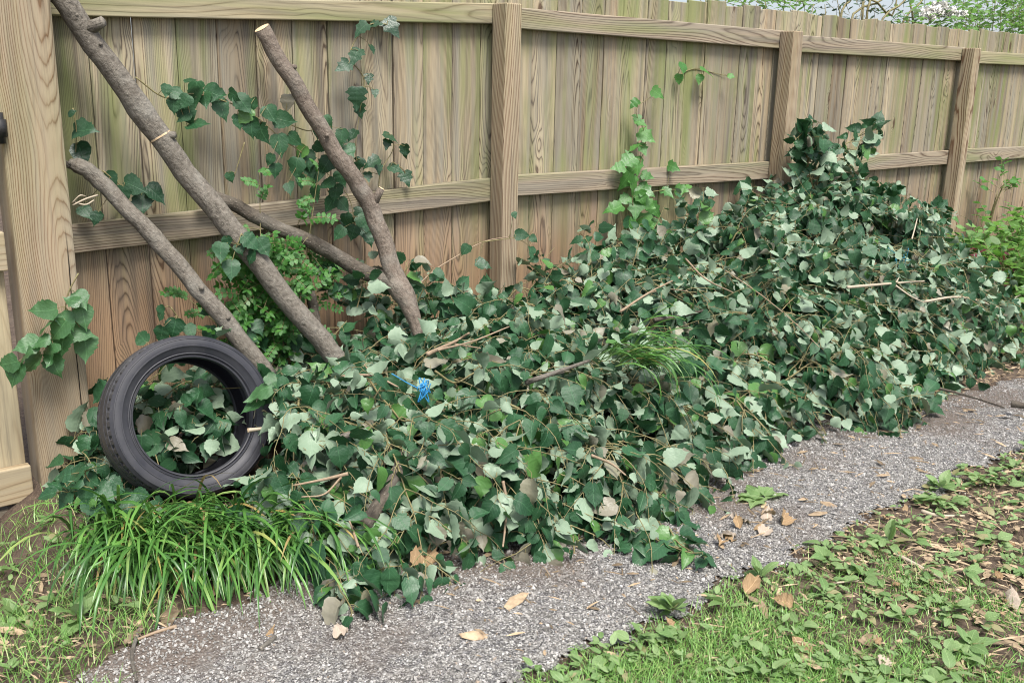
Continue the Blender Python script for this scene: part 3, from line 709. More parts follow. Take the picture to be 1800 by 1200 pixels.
# leafy bough propped on the heap by the third post
def leafy_thing(name, label, cat, base, mat='leaf', stemmat='stem', group=None):
    t = thing(name, label, cat, base, group); return t, Leaves(), Tubes()
t, LV, TB = leafy_thing('leafy_bough', 'upright leafy bough sticking up beside the third fence post', 'bough', atY(1440, 420, -.3))
stem = curve([atY(1440, 430, -.3), atY(1430, 340, -.26), atY(1418, 280, -.22), atY(1410, 215, -.2)], 12); TB.add(stem, np.linspace(.008, .003, 12), 6)
for k in range(46):
    f = random.random(); q = stem[min(11, int(f*11))]
    spray(LV, TB, q, (random.uniform(-.8, .9), random.uniform(-.6, .1), random.uniform(0, .7)), (-.3, -1, .4), random.uniform(.08, .24)*(1.15-.65*f), 4, .078, sag=.5, spread=.5, flip=.3)
st2 = curve([atY(1440, 330, -.26), atY(1470, 270, -.25), atY(1500, 245, -.24), atY(1528, 232, -.24)], 10); TB.add(st2, np.linspace(.005, .002, 10), 5)
for k in range(14): spray(LV, TB, st2[random.randint(2, 9)], (random.uniform(-.4, .8), -.3, random.uniform(-.3, .4)), (-.3, -1, .4), .09, 3, .075, sag=.5, flip=.35)
LV.build('foliage', M['leaf'], t); TB.build('stem', M['stem'], t)

# ------------------------------------------------------------------ sprigs and vines drawn leaf by leaf
def sprig(name, label, cat, y, stems, leaves, mat, shape=0, tilt=.5, stemr=.0022, group=None, jit=.02, rnd=.35, stemmat='stem', scale=1.0):
    b = atY(*stems[0][0], y); t = thing(name, label, cat, (b[0], b[1], b[2]), group); LV = Leaves(); TB = Tubes()
    spts = []
    for s in stems:
        c = curve([atY(u, v, y + random.uniform(-.006, .006)) for u, v in s], 6*len(s)); spts += c
        TB.add(c, np.linspace(stemr*1.2, stemr*.6, len(c)), 5)
    for u, v, a, L in leaves:
        Z = float((atY(u, v, y)-CAM)@FW); l = L*Z/FPX*scale
        yy = y - random.uniform(.005, .012+jit)
        d = RT*math.cos(R(a)) - UP*math.sin(R(a)); d = unit(d - FW*random.uniform(-.25, .45))
        n = unit(-FW*1.0 + np.array([0, 0, tilt]) + RNG.normal(0, rnd, 3))
        p0 = atY(u, v, yy) - d*l*.5
        if p0[1] > -.008: p0[1] = -.008
        LV.add(p0, d, n, l*1.05, l*random.uniform(.82, .98), random.uniform(.05, .25), random.uniform(.05, .3), shape)
        q = min(spts, key=lambda s_: np.linalg.norm(s_-p0))
        if np.linalg.norm(q-p0) < .14: TB.add([q, (q+p0)/2+np.array([0, -.004, .004]), p0+d*l*.03], [.0014, .0012, .001], 4, cap=False)
    LV.build('foliage', M[mat], t, shapes=(OVATE, ROUND, IVY)); TB.build('stem', M[stemmat], t)
    return t
sprig('leafy_sprig', 'hanging sprig of large fresh green leaves over the thick end post', 'sprig', -.21,
      [[(138, 480), (120, 515), (112, 555), (98, 590), (60, 615), (25, 640)], [(115, 540), (140, 575), (150, 600)]],
      [(75, 548, 165, 44), (125, 528, 200, 30), (146, 525, 35, 36), (148, 556, 70, 40), (142, 585, 10, 42), (153, 612, 75, 42), (78, 572, 150, 38), (102, 582, 130, 42), (110, 605, 95, 40), (45, 606, 165, 40), (85, 622, 105, 40), (12, 640, 165, 38), (24, 658, 120, 44), (57, 640, 130, 42), (96, 644, 70, 40), (40, 628, 140, 38), (118, 566, 60, 34), (68, 600, 170, 34)], 'leaf_fresh', scale=1.05)
sprig('leafy_sprig', 'long leafy sprig trailing rightward from the longest limb across the upper boards', 'sprig', -.06,
      [[(238, 136), (290, 172), (340, 165), (400, 180), (450, 205), (490, 240), (530, 268), (570, 300), (612, 345), (625, 400)], [(430, 250), (412, 310)], [(500, 215), (540, 230), (560, 222)]],
      [(293, 160, 90, 22), (312, 167, 30, 26), (342, 163, 100, 40), (375, 165, 20, 42), (412, 167, 30, 26), (392, 192, 60, 36), (430, 182, 40, 36), (304, 187, 100, 26), (330, 200, 60, 36), (322, 205, 150, 26), (347, 217, -10, 40), (442, 225, 90, 34), (460, 235, 70, 36), (492, 255, 80, 36), (430, 203, 130, 32), (500, 213, 20, 34), (475, 200, 60, 32), (518, 246, 40, 28), (506, 182, 90, 28), (540, 280, 90, 32), (520, 297, 100, 36), (560, 260, 40, 24), (572, 292, 120, 32), (592, 340, 90, 30), (475, 282, 110, 22), (405, 312, 70, 18), (615, 265, 60, 26), (338, 140, -20, 26), (600, 315, 70, 28), (555, 310, 110, 30), (445, 185, 100, 26), (545, 300, 60, 26), (575, 325, 150, 28), (555, 340, 90, 26), (580, 360, 110, 30), (605, 360, 40, 26), (530, 320, 90, 24), (510, 330, 60, 22), (590, 270, 60, 26), (600, 240, 100, 26), (575, 215, 60, 24), (560, 230, 90, 26), (530, 270, 120, 28), (485, 300, 90, 24), (420, 215, 80, 26), (360, 175, 80, 28), (325, 180, 120, 26), (610, 390, 80, 28), (640, 390, 40, 28), (620, 410, 110, 26), (650, 420, 60, 24), (595, 410, 130, 26)], 'leaf', scale=1.05)
sprig('leafy_sprig', 'two dark leaves hanging between the end post and the longest limb', 'sprig', -.05, [[(128, 190), (134, 225), (133, 268)]], [(149, 228, 5, 46), (145, 270, 60, 44), (128, 198, -30, 18)], 'leaf_dark')
sprig('leafy_sprig', 'cluster of dark leaves behind the lower limb below the longest limb', 'sprig', -.045, [[(180, 300), (220, 330), (270, 345)], [(240, 335), (250, 370)]], [(236, 326, 20, 42), (276, 341, 40, 40), (251, 360, 80, 38), (195, 318, 60, 32), (215, 345, 100, 34), (150, 375, 60, 30), (170, 385, 100, 26)], 'leaf_dark')
sprig('leafy_sprig', 'pale leaves dangling in front of the middle of the longest limb', 'sprig', -.26, [[(425, 410), (412, 445), (405, 475)], [(418, 430), (450, 430)]], [(386, 442, 100, 34), (400, 425, 80, 20), (421, 438, 70, 22), (407, 474, 85, 36), (442, 426, 40, 36), (462, 435, 60, 34), (440, 452, 120, 28)], 'leaf', tilt=.9)
sprig('leafy_sprig', 'leaves over the top edge of the tyre against the brown boards', 'sprig', -.20, [[(300, 540), (330, 575), (390, 595), (430, 640)], [(365, 545), (395, 575), (450, 600)]],
      [(282, 553, 120, 32), (306, 578, 100, 36), (363, 547, 170, 28), (400, 566, 10, 36), (370, 590, 90, 34), (335, 582, 60, 28), (282, 590, 110, 34), (405, 607, 60, 30), (428, 608, 30, 24), (440, 590, 20, 32), (462, 605, 80, 26), (452, 575, 60, 28), (520, 605, 80, 30)], 'leaf', tilt=.8)
sprig('leafy_sprig', 'pair of large pale leaves lying on the right sidewall of the tyre', 'sprig', -.66, [[(470, 680), (455, 690), (446, 735)]], [(452, 688, 165, 50), (443, 712, 150, 40), (478, 668, 40, 26)], 'paleleaf' if False else 'leaf_fresh', tilt=1.2, stemmat='pale_twig')
sprig('leafy_sprig', 'curled leaves piled at the left foot of the tyre above the strap grass', 'sprig', -.70,
      [[(210, 880), (170, 860), (120, 865)], [(170, 860), (150, 830), (185, 815)]],
      [(112, 880, 120, 38), (80, 868, 170, 34), (130, 850, 160, 34), (185, 865, 20, 40), (160, 845, 40, 34), (150, 872, 100, 32), (205, 850, 30, 30), (230, 882, 20, 36), (110, 835, 170, 32), (165, 820, -30, 34), (135, 830, 170, 26), (250, 870, 10, 30), (190, 885, 60, 28), (95, 850, 200, 30)], 'leaf', tilt=1.0, rnd=.5)
# climbing vines on the boards
sprig('climbing_vine', 'thin dark vine hanging from the top rail between two leaning limbs', 'vine', -.012,
      [[(692, 45), (655, 42), (632, 60), (615, 100), (640, 140), (632, 200), (625, 270), (640, 330), (625, 390)]],
      [(632, 52, 140, 30), (686, 50, 60, 36), (663, 42, 0, 22), (622, 100, 120, 32), (603, 120, 130, 28), (656, 88, 60, 18), (648, 140, 90, 18), (660, 165, 80, 16), (628, 176, 90, 36), (632, 197, 90, 24), (618, 240, 120, 24), (600, 250, 100, 22), (630, 290, 110, 22), (640, 345, 80, 24), (630, 380, 110, 26), (612, 400, 90, 30), (640, 410, 60, 26)], 'leaf_dark', 2, scale=.98)
sprig('climbing_vine', 'small vine shoot with few leaves right of the forked limb on the boards', 'vine', -.012, [[(665, 335), (670, 300), (690, 265), (690, 240)], [(690, 285), (710, 300), (718, 322)]],
      [(690, 241, 20, 28), (712, 268, 90, 24), (650, 285, 160, 30), (697, 297, 20, 26), (715, 316, 70, 26), (665, 297, 80, 20), (680, 255, 100, 18), (647, 312, 80, 18)], 'leaf_dark', 2, scale=.98)
gl = [(1158, 165, 30, 28), (1113, 183, 140, 22), (1120, 212, 90, 24), (1135, 240, 30, 38), (1128, 217, 30, 26), (1112, 262, 150, 32), (1100, 285, 150, 40), (1122, 293, 80, 36), (1097, 322, 120, 40), (1114, 330, 80, 38), (1136, 338, 40, 36), (1076, 368, 160, 38), (1117, 368, 90, 44), (1150, 370, 50, 34), (1183, 293, 20, 26), (1173, 338, 30, 28), (1197, 334, 10, 28), (1085, 295, 170, 30), (1132, 395, 90, 40), (1152, 402, 50, 42), (1120, 415, 110, 36), (1105, 395, 150, 28), (1142, 360, 30, 30), (1140, 310, 20, 26), (1130, 262, 60, 28), (1105, 305, 140, 28), (1160, 420, 60, 34), (1213, 330, 20, 20), (1240, 352, 30, 18), (1095, 352, 150, 28), (1128, 350, 70, 30)]
sprig('climbing_vine', 'bright green lobed vine climbing the boards over the lower rail between posts', 'vine', -.016,
      [[(1125, 460), (1118, 400), (1112, 340), (1125, 290), (1135, 240), (1118, 195), (1145, 170), (1160, 160)], [(1115, 345), (1160, 335), (1200, 335), (1240, 352)]], gl, 'ivy', 2, scale=.82, tilt=.5, rnd=.45)
sprig('vine_shoot', 'small high shoot of three light leaves on the boards beside the bright vine', 'vine', .034, [[(1190, 135), (1220, 122), (1278, 134)]], [(1235, 127, 20, 28), (1190, 120, 80, 22), (1188, 140, 100, 18), (1275, 134, 10, 14), (1225, 140, 90, 18)], 'ivy', 0)
sprig('leafy_sprig', 'small dark leaf bunch hanging under the lower rail left of the third post', 'sprig', -.02, [[(1300, 322), (1312, 345), (1315, 365)]], [(1300, 326, 150, 22), (1314, 324, 20, 24), (1312, 345, 100, 26), (1318, 360, 60, 20), (1305, 352, 130, 16)], 'leaf')
sprig('leafy_sprig', 'single dark red leaf spray above the right part of the heap', 'sprig', -.15, [[(1575, 365), (1570, 330)]], [(1568, 335, -80, 24), (1572, 345, 60, 16), (1563, 342, 130, 14)], 'redleaf')

# ------------------------------------------------------------------ shrub with tiny leaves growing behind the limbs
t = thing('small_leaved_shrub', 'bright shrub with tiny paired leaflets growing behind the leaning limbs', 'shrub', (1.45, -.1, 0)); LV = Leaves(); TB = Tubes()
def frond(p, d, L, k, n0, sz):
    p = np.asarray(p, float); d = unit(d); pts = [p.copy()]
    for i in range(k):
        d = unit(d + np.array([0, 0, -.09]) + RNG.normal(0, .04, 3)); p = p+d*L/k; pts.append(p.copy()); s = unit(np.cross(d, n0))
        if near_limb(p): continue
        for sg in (-1, 1): LV.add(p, unit(d*.35+s*sg), n0+RNG.normal(0, .25, 3), sz*random.uniform(.8, 1.2), sz*.68, .1, .2, 0)
    if near_limb(p): return
    LV.add(p, d, n0, sz, sz*.55, .1, .1, 0); TB.add(pts, np.linspace(.0014, .0007, len(pts)), 4, cap=False)
for k in range(260):
    u = random.triangular(375, 590, 460); v = random.uniform(410, 620) if u < 520 else random.uniform(380, 560)
    y = random.uniform(-.22, -.07)
    frond(atY(u, v, y), (random.uniform(-.9, .9), random.uniform(-.7, -.1), random.uniform(-.5, .8)), random.uniform(.06, .11), random.randint(3, 5), unit(np.array([-.2, -.8, .7])+RNG.normal(0, .5, 3)), .024)
for base, end in (((470, 640), (456, 300)), ((470, 640), (400, 430)), ((490, 640), (540, 440)), ((490, 640), (320, 515)), ((500, 640), (600, 470)), ((510, 620), (560, 300))):
    c = curve([atY(*base, -.15), atY((base[0]+end[0])/2+random.uniform(-15, 15), (base[1]+end[1])/2, -.13), atY(*end, -.08)], 14); TB.add(c, np.linspace(.004, .0012, 14), 5)
    for q in c[5:]: frond(q, (random.uniform(-1, 1), -.3, random.uniform(-.1, .6)), .09, 6, (-.2, -.8, .6), .019)
LV.build('foliage', M['small'], t, shapes=(OVAL,)); TB.build('stem', M['stem'], t)

# ------------------------------------------------------------------ bare twigs and sticks in the heap
def twig(label, polys, r, mat='twig', lift=.03, name='bare_twig', cat='twig', y=None, tip=.5, cut=None, n=6):
    T = Tubes(); first = None
    for k, s in enumerate(polys):
        P = [np.asarray(hit(u, v, lift+.045+.01*random.random()) if y is None else atY(u, v, y)) for u, v in s]
        if first is None: first = P
        c = curve(P, 7*len(P)); rk = r*(1 if k == 0 else .6)
        T.add(c, np.linspace(rk, rk*tip, len(c)), 8 if r > .008 else n, lump=.08)
    if cut:
        t = thing(name, label, cat, first[0]); T.build('bark', M[mat], t); sawn(first[0], first[0]-first[1], r*1.0, t); return t
    o = T.build(name, M[mat]); return tag(o, label, cat)
twig('bare branching twig on top of the leaves right of the forked limb', [[(752, 622), (800, 600), (825, 585)], [(770, 615), (830, 600), (895, 574)], [(800, 605), (845, 612)]], .0075, 'twig', .05)
twig('thick grey stick lying on the leaves left of the tall grass tuft', [[(925, 672), (960, 660), (1035, 634)], [(960, 660), (1000, 652)]], .011, 'limb', .05)
twig('slim bare twig left of the blue twine', [[(600, 662), (655, 660), (700, 680)], [(655, 660), (640, 640)]], .006, 'twig', .05)
twig('curved forked twig at the right foot of the tyre', [[(612, 832), (570, 842), (515, 853)], [(600, 838), (570, 868), (530, 873)]], .006, 'twig', .06)
twig('short stick with a white cut end poking over the right rim of the tyre', [[(437, 756), (460, 753), (490, 748)]], .0075, 'pale_twig', .0, y=-.70, cut=True)
twig('thick dark log end showing low in the near side of the heap', [[(708, 800), (690, 850), (640, 925)]], .022, 'limb_dark', .0, name='log', cat='log', tip=.95)
twig('stout stick with a round sawn end among the near leaves', [[(590, 776), (608, 765), (640, 755)]], .013, 'limb', .085, cut=True)
twig('slanting twig near the foot of the bright vine', [[(1090, 548), (1140, 515), (1195, 487)], [(1140, 515), (1170, 508), (1210, 512)]], .006, 'twig', .06)
twig('dark stick lying level in the middle of the heap', [[(1150, 562), (1200, 555), (1240, 545)]], .009, 'limb_dark', .07)
twig('long thin twig running down the middle slope of the heap', [[(1205, 455), (1240, 490), (1290, 515)], [(1275, 475), (1340, 520), (1400, 570), (1440, 610)]], .005, 'twig', .08)
twig('pale forked stick on the right slope of the heap', [[(1490, 505), (1570, 498), (1625, 494)], [(1572, 500), (1600, 520), (1625, 532)], [(1575, 497), (1580, 488)]], .008, 'pale_twig', .07)
twig('long pale twig along the right shoulder of the heap', [[(1625, 530), (1680, 522), (1725, 530), (1745, 540)]], .007, 'pale_twig', .07)
twig('thin straight twig standing out near the top right of the heap', [[(1603, 420), (1612, 385), (1618, 352)]], .004, 'pale_twig', .07)
twig('broken twig inside the tyre', [[(305, 705), (308, 730), (345, 745), (380, 770), (415, 795)], [(320, 738), (300, 770), (288, 800)]], .007, 'twig', .0, y=-.42)
twig('long thin shoot rising over the boards to the second fence post', [[(725, 512), (760, 478), (800, 452), (850, 425), (895, 416)]], .0035, 'twig', y=-.18)
twig('thin tendril rising on the boards right of the second post', [[(945, 480), (958, 455), (975, 435)]], .0025, 'stem', y=-.03)
twig('crossed bare twigs at the far right end of the heap', [[(1740, 545), (1770, 530), (1800, 515)], [(1745, 555), (1800, 553)], [(1720, 535), (1760, 560), (1775, 600)]], .006, 'pale_twig', .03)
twig('long brown stick on the soil past the right foot of the heap', [[(1640, 680), (1700, 695), (1765, 716)]], .007, 'limb_dark', .012, name='fallen_stick', cat='stick')
twig('thick stick end on the soil at the right picture edge', [[(1778, 709), (1800, 713), (1830, 718)]], .016, 'limb_dark', .016, name='fallen_stick', cat='stick')
twig('hooked brown twig beside the sunken log', [[(630, 960), (618, 925), (610, 905)]], .004, 'twig', .05)
twig('brown leafless shoot hanging down the front of the heap', [[(884, 845), (890, 880), (888, 925), (884, 960)]], .005, 'twig', .06)
twig('pale twig low on the near right slope', [[(1040, 800), (1075, 815), (1100, 835)]], .005, 'twig', .06)
sprig('leafy_sprig', 'few leaves at the tip of the thin shoot near the second post', 'sprig', -.19, [[(850, 425), (905, 418)]], [(818, 440, 120, 22), (850, 464, 10, 28), (918, 414, 10, 26), (935, 445, 80, 24), (905, 378, 60, 12), (938, 420, 40, 16)], 'leaf')

# blue twine
def twine(label, u, v, mat, rad, n, lift=.07):
    c0 = np.asarray(hit(u, v, lift)); T = Tubes()
    for k in range(n):
        P = [c0 + RNG.normal(0, 1, 3)*rad*np.array([.8, .5, 1.0]) for _ in range(6)]; T.add(curve(P, 40), .0016, 5)
    T.add(curve([c0+np.array([-.02, 0, .01]), c0+np.array([-.05, .02, .03]), c0+np.array([-.09, .04, .06])], 10), .0016, 5)
    return tag(T.build('twine', M[mat]), label, 'twine')
twine('bright blue twine knot tangled in the leaves below the forked limb', 745, 686, 'twine', .015, 7, .15)
twine('faint teal twine loops high on the right part of the heap', 1588, 455, 'teal', .035, 2, .09)

# ------------------------------------------------------------------ strap grass clumps
def strap_clump(label, bases, L0, heading, spread, per, name='grass_clump', stuffz=None, width=.0085):
    V = []; F = []; U = []; b0 = np.mean(np.array(bases), 0)
    t = thing(name, label, 'grass clump', (b0[0], b0[1], b0[2]), 'strap grass clumps')
    for bp in bases:
        for k in range(per):
            p = np.array(bp) + np.array([random.gauss(0, .05), random.gauss(0, .05), 0]); a = heading + random.gauss(0, spread)
            L = L0*random.uniform(.45, 1.15); el = random.uniform(.6, 1.5); w = width*random.uniform(.7, 1.2); n = 9; b = len(V)
            h = np.array([math.cos(a), math.sin(a), 0]); s = np.array([-h[1], h[0], 0]); bend = random.uniform(1.1, 3.0); q = p.copy(); tw = random.gauss(0, .35)
            for i in range(n):
                f = i/(n-1); e = el - bend*f**1.15
                if i:
                    q = q + (h*math.cos(e) + np.array([0, 0, math.sin(e)]))*L/(n-1)
                    gz = G(q[0], q[1]) + .006
                    if q[2] < gz: q[2] = gz + .004*random.random()
                ww = w*(1-.15*f) if f < .7 else w*(.9-(f-.7)/.3*.85)
                nn = np.cross(s, h*math.cos(e) + np.array([0, 0, math.sin(e)])); ss = unit(s*math.cos(tw) + nn*math.sin(tw))
                V += [q - ss*ww*.5, q - nn*ww*.18*(-1), q + ss*ww*.5]
                if i:
                    c = b+i*3; F += [(c-3, c-2, c+1, c), (c-2, c-1, c+2, c+1)]
                    f0 = (i-1)/(n-1); U += [(0, f0), (.5, f0), (.5, f), (0, f), (.5, f0), (1, f0), (1, f), (.5, f)]
    link_mesh('blades', V, F, M['liriope'], t, U, smooth=True); return t
strap_clump('large arching clump of strap grass under the left foot of the tyre', [(.71+.033*i+random.gauss(0, .012), -.72-.09*(i % 3)-.014*i, .04) for i in range(11)], .35, R(-100), .6, 66)
strap_clump('smaller strap grass clump spilling onto the gravel right of the large one', [(.98+.034*i, -.99-.026*i, .06) for i in range(7)], .31, R(-92), .6, 38)
strap_clump('tuft of long strap grass drooping from the middle of the heap', [tuple(hit(1092+6*k, 622+5*k, .13)) for k in range(5)], .34, R(-72), .18, 16)

# ------------------------------------------------------------------ lawn, weeds, litter
def blades(name, pts, hmin, hmax, mat, w=.0028, lean=.6, label=None, cat='grass'):
    V = []; F = []; U = []
    for x, y in pts:
        b = len(V); a = random.uniform(0, 6.283); h = np.array([math.cos(a), math.sin(a), 0]); s = np.array([-h[1], h[0], 0]); H = random.uniform(hmin, hmax); ln = random.uniform(.1, lean); ww = w*random.uniform(.7, 1.3)
        p = np.array([x, y, G(x, y)])
        for i, f in enumerate((0, .4, .75, 1.0)):
            q = p + h*H*ln*f**1.6*1.3 + np.array([0, 0, H*f*(1-.35*ln*f)])
            if i < 3:
                V += [q-s*ww*(1-f*.5)*.5, q+s*ww*(1-f*.5)*.5]
                if i: c = b+i*2; F.append((c-2, c-1, c+1, c)); U += [(.0, f*.8), (1, f*.8), (1, f), (0, f)]
            else: V.append(q); c = b+6; F.append((c-2, c-1, c)); U += [(0, .8), (1, .8), (.5, 1)]
    return tag(link_mesh(name, V, F, M[mat], None, U, smooth=True), label, cat, kind='stuff')
def lawn_density(x, y):
    if y > lawn_edge(x): return 0
    d = lawn_edge(x)-y
    near = sstep(2.3, 1.6, x)*1.0; patch = max(0, wob(x*3.1, y*3.1)+.05)*.7
    return min(1, d*9)*min(1, near + patch + .10)
pts = []
while len(pts) < 34000:
    if random.random() < .62: x, y = random.uniform(.9, 2.5), random.uniform(-2.75, -1.85)
    else: x, y = random.uniform(.8, 6.5), random.uniform(-3.1, -1.85)
    if random.random() < lawn_density(x, y): pts.append((x, y))
blades('grass', pts, .012, .045, 'grass', .0024, 1.2, 'short bright lawn grass beside the near edge of the gravel path')
pts = []
while len(pts) < 4200:
    x = random.uniform(-.1, .78); y = random.uniform(-1.5, -.25)
    if in_path(x, y) or x > .75-.15*wob(y*6, 2): continue
    if random.random() < .35 + .6*max(0, wob(x*5, y*5)) + (.3 if y < -.8 else 0): pts.append((x, y))
blades('grass', pts, .02, .075, 'grass', .0026, 1.1, 'patchy lawn grass by the gate left of the strap grass')
# straw, bark bits, dead leaf scraps
V = []; F = []
n_ = 0
while n_ < 12000:
    r = random.random()
    if r < .74: x, y = random.uniform(1.0, 5.2), random.uniform(-2.9, -1.86); okk = y < lawn_edge(x)+random.gauss(-.02, .03) and random.random() < .12+.88*float(sstep(1.7, 2.5, x + .35*wob(x*3, y*3)))
    elif r < .86: x, y = random.uniform(3.6, 6.0), random.uniform(-1.75, -1.1); okk = not in_path(x, y)
    elif r < .93: x, y = random.uniform(.1, 1.1), random.uniform(-1.4, -.6); okk = not in_path(x, y)
    else: x, y = random.uniform(1.2, 4.2), random.uniform(-1.9, -1.3); okk = random.random() < .35
    if not okk: continue
    n_ += 1; a = random.uniform(0, 3.1416); L = min(.05, random.lognormvariate(math.log(.013), .6)); w = random.uniform(.0008, .0022) if random.random() < .82 else L*random.uniform(.2, .45)
    h = np.array([math.cos(a), math.sin(a), random.gauss(0, .12)]); s = np.array([-math.sin(a), math.cos(a), random.gauss(0, .3)]); p = np.array([x, y, G(x, y)+.010+random.random()*.008]); b = len(V)
    V += [p-h*L-s*w*.6, p-s*w+np.array([0, 0, .003]), p+h*L-s*w*.3, p+h*L*.8+s*w*.5, p+s*w, p-h*L*.9+s*w*.4]; F.append((b, b+1, b+4, b+5)); F.append((b+1, b+2, b+3, b+4))
tag(link_mesh('litter', V, F, M['straw']), 'dry straw and scraps of bark littering the soil of the lawn', 'litter', kind='stuff')
LV = Leaves(); n_ = 0
while n_ < 300:
    x, y = random.uniform(1.2, 5.5), random.uniform(-2.9, -1.9)
    if y > lawn_edge(x)-.01 or (x < 2.3 and random.random() < .8): continue
    n_ += 1; a = random.uniform(0, 6.283); l = random.uniform(.012, .03)
    LV.add((x, y, G(x, y)+.012+random.random()*.01), (math.cos(a), math.sin(a), random.gauss(.1, .15)), (random.gauss(0, .35), random.gauss(0, .35), 1), l, l*.7, random.uniform(-.3, .4), random.uniform(-.4, .3), 0)
tag(LV.build('leaf_litter', M['deadleaf'], None, (OVATE,), .10), 'small brown fallen leaves strewn through the lawn weeds', 'leaf litter', kind='stuff')
# low broad-leaved weeds
def rosette(LV, x, y, k, sz, up=.5):
    for i in range(k):
        a = random.uniform(0, 6.283); L = sz*random.uniform(.6, 1.2); e = random.uniform(.1, up*1.6)
        d = np.array([math.cos(a)*math.cos(e), math.sin(a)*math.cos(e), math.sin(e)]); p = np.array([x, y, G(x, y)+.012+random.random()*.012]) + d*L*.25
        LV.add(p, d, np.array([-d[0]*.4, -d[1]*.4, 1])+RNG.normal(0, .25, 3), L, L*random.uniform(.5, .72), random.uniform(.1, .35), random.uniform(.15, .6), 0)
LV = Leaves(); n_ = 0
while n_ < 1350:
    x, y = random.uniform(1.1, 6.0), random.uniform(-2.95, lawn_edge(2)+.05)
    if y > lawn_edge(x)-.012 or random.random() > .18 + .8*max(0, wob(x*3.4+9, y*3.4)) + (.25 if y > lawn_edge(x)-.12 else 0): continue
    n_ += 1; rosette(LV, x, y, random.randint(3, 6), min(.05, random.lognormvariate(math.log(.026), .35)))
n_ = 0
while n_ < 70:
    x, y = random.uniform(.0, .72), random.uniform(-1.35, -.3)
    if in_path(x, y): continue
    n_ += 1; rosette(LV, x, y, random.randint(3, 5), random.uniform(.018, .04))
tag(LV.build('ground_weeds', M['weed'], None, (OVAL,)), 'low broad leaved weeds spreading over the lawn and bare soil', 'weeds', kind='stuff')
def weed(label, u, v, k, sz, up=.8):
    p = atZ(u, v); LV = Leaves(); rosette(LV, p[0], p[1], k, sz, up); return tag(LV.build('weed', M['weed'], None, (OVAL,)), label, 'weed')
weed('pale green weed rosette at the tip of the lawn beside the gravel', 1185, 1085, 14, .055)
weed('upright plantain with one tall dark leaf on the lawn edge', 1560, 965, 10, .06, 1.1)
weed('dense low weed rosette where the gravel meets the upper lawn', 1650, 865, 20, .05, .8)
weed('spade leaved weed sprouting from the gravel margin left of the dead leaves on the lawn', 1335, 1025, 8, .05, 1.1)
weed('wide leaved weed at the bottom right corner of the lawn', 1700, 1150, 14, .055, .6)
weed('round leaved weed below the left end of the strap grass', 140, 1085, 9, .055, .9)
weed('light green weed clump at the bottom left by the grass', 20, 1030, 16, .05, .9)
# dead leaves one can pick out
def dead(label, u, v, L, mat='deadleaf', a=None, shape=0, z=.014):
    p = atZ(u, v, z); a = random.uniform(0, 6.283) if a is None else a; LV = Leaves()
    LV.add(p, (math.cos(a), math.sin(a), random.uniform(0, .35)), (random.gauss(0, .5), random.gauss(0, .5)-.2, 1), L*.9, L*.68, random.choice((-.7, .9, 1.1, .7)), random.uniform(-.7, .2), shape); return tag(LV.build('dead_leaf', M[mat], None, (OVATE, ROUND), .07), label, 'dead leaf')
for i, (u, v, L, m, a, lb) in enumerate(((1320, 915, .07, 'paleleaf', 2.2, 'tallest bleached curled leaf of the dead leaf cluster on the gravel'), (1285, 935, .075, 'paleleaf', 3.0, 'pinkish pale dead leaf at the left of the cluster on the gravel'), (1375, 920, .075, 'deadleaf', .6, 'olive brown dead leaf at the right of the cluster on the gravel'), (1340, 940, .06, 'paleleaf', .2, 'whitish dead leaf lying lowest in the cluster on the gravel'), (1268, 952, .055, 'deadleaf', 3.6, 'brown dead leaf nearest the lawn of the cluster on the gravel'),
        (1350, 912, .05, 'paleleaf', .9, 'small upright pale scrap at the back of the cluster on the gravel'), (1415, 1148, .075, 'deadleaf', 1.0, 'folded tan dead leaf in the lawn grass near the bottom edge'), (1775, 1063, .065, 'paleleaf', .3, 'pale tan dead leaf on the soil near the right edge'), (1392, 1062, .06, 'deadleaf', 2.0, 'grey brown dead leaf on bare soil in the lawn'), (1310, 1042, .06, 'deadleaf', .2, 'yellowish dead leaf at the lawn tip by the gravel'),
        (1300, 928, .045, 'deadleaf', 1.0, 'small dark brown curled leaf in the middle of the cluster on the gravel'), (1360, 905, .05, 'deadleaf', 2.5, 'yellow brown leaf at the top right of the cluster on the gravel'), (1330, 930, .04, 'deadleaf', .1, 'dark brown scrap under the tallest bleached leaf on the gravel'), (1293, 948, .045, 'deadleaf', 1.5, 'reddish brown leaf at the near side of the cluster on the gravel'),
        (735, 1010, .11, 'deadleaf', .7, 'long curled tan dead leaf at the near edge of the heap'), (592, 1120, .05, 'paleleaf', .4, 'pale dead leaf lying alone on the near gravel'), (468, 1115, .03, 'deadleaf', .3, 'small orange brown leaf on the gravel below the strap grass'), (1550, 1175, .045, 'paleleaf', .5, 'white scrap of leaf by the bottom edge of the lawn'))):
    dead(lb, u, v, L, m, a, i % 2)
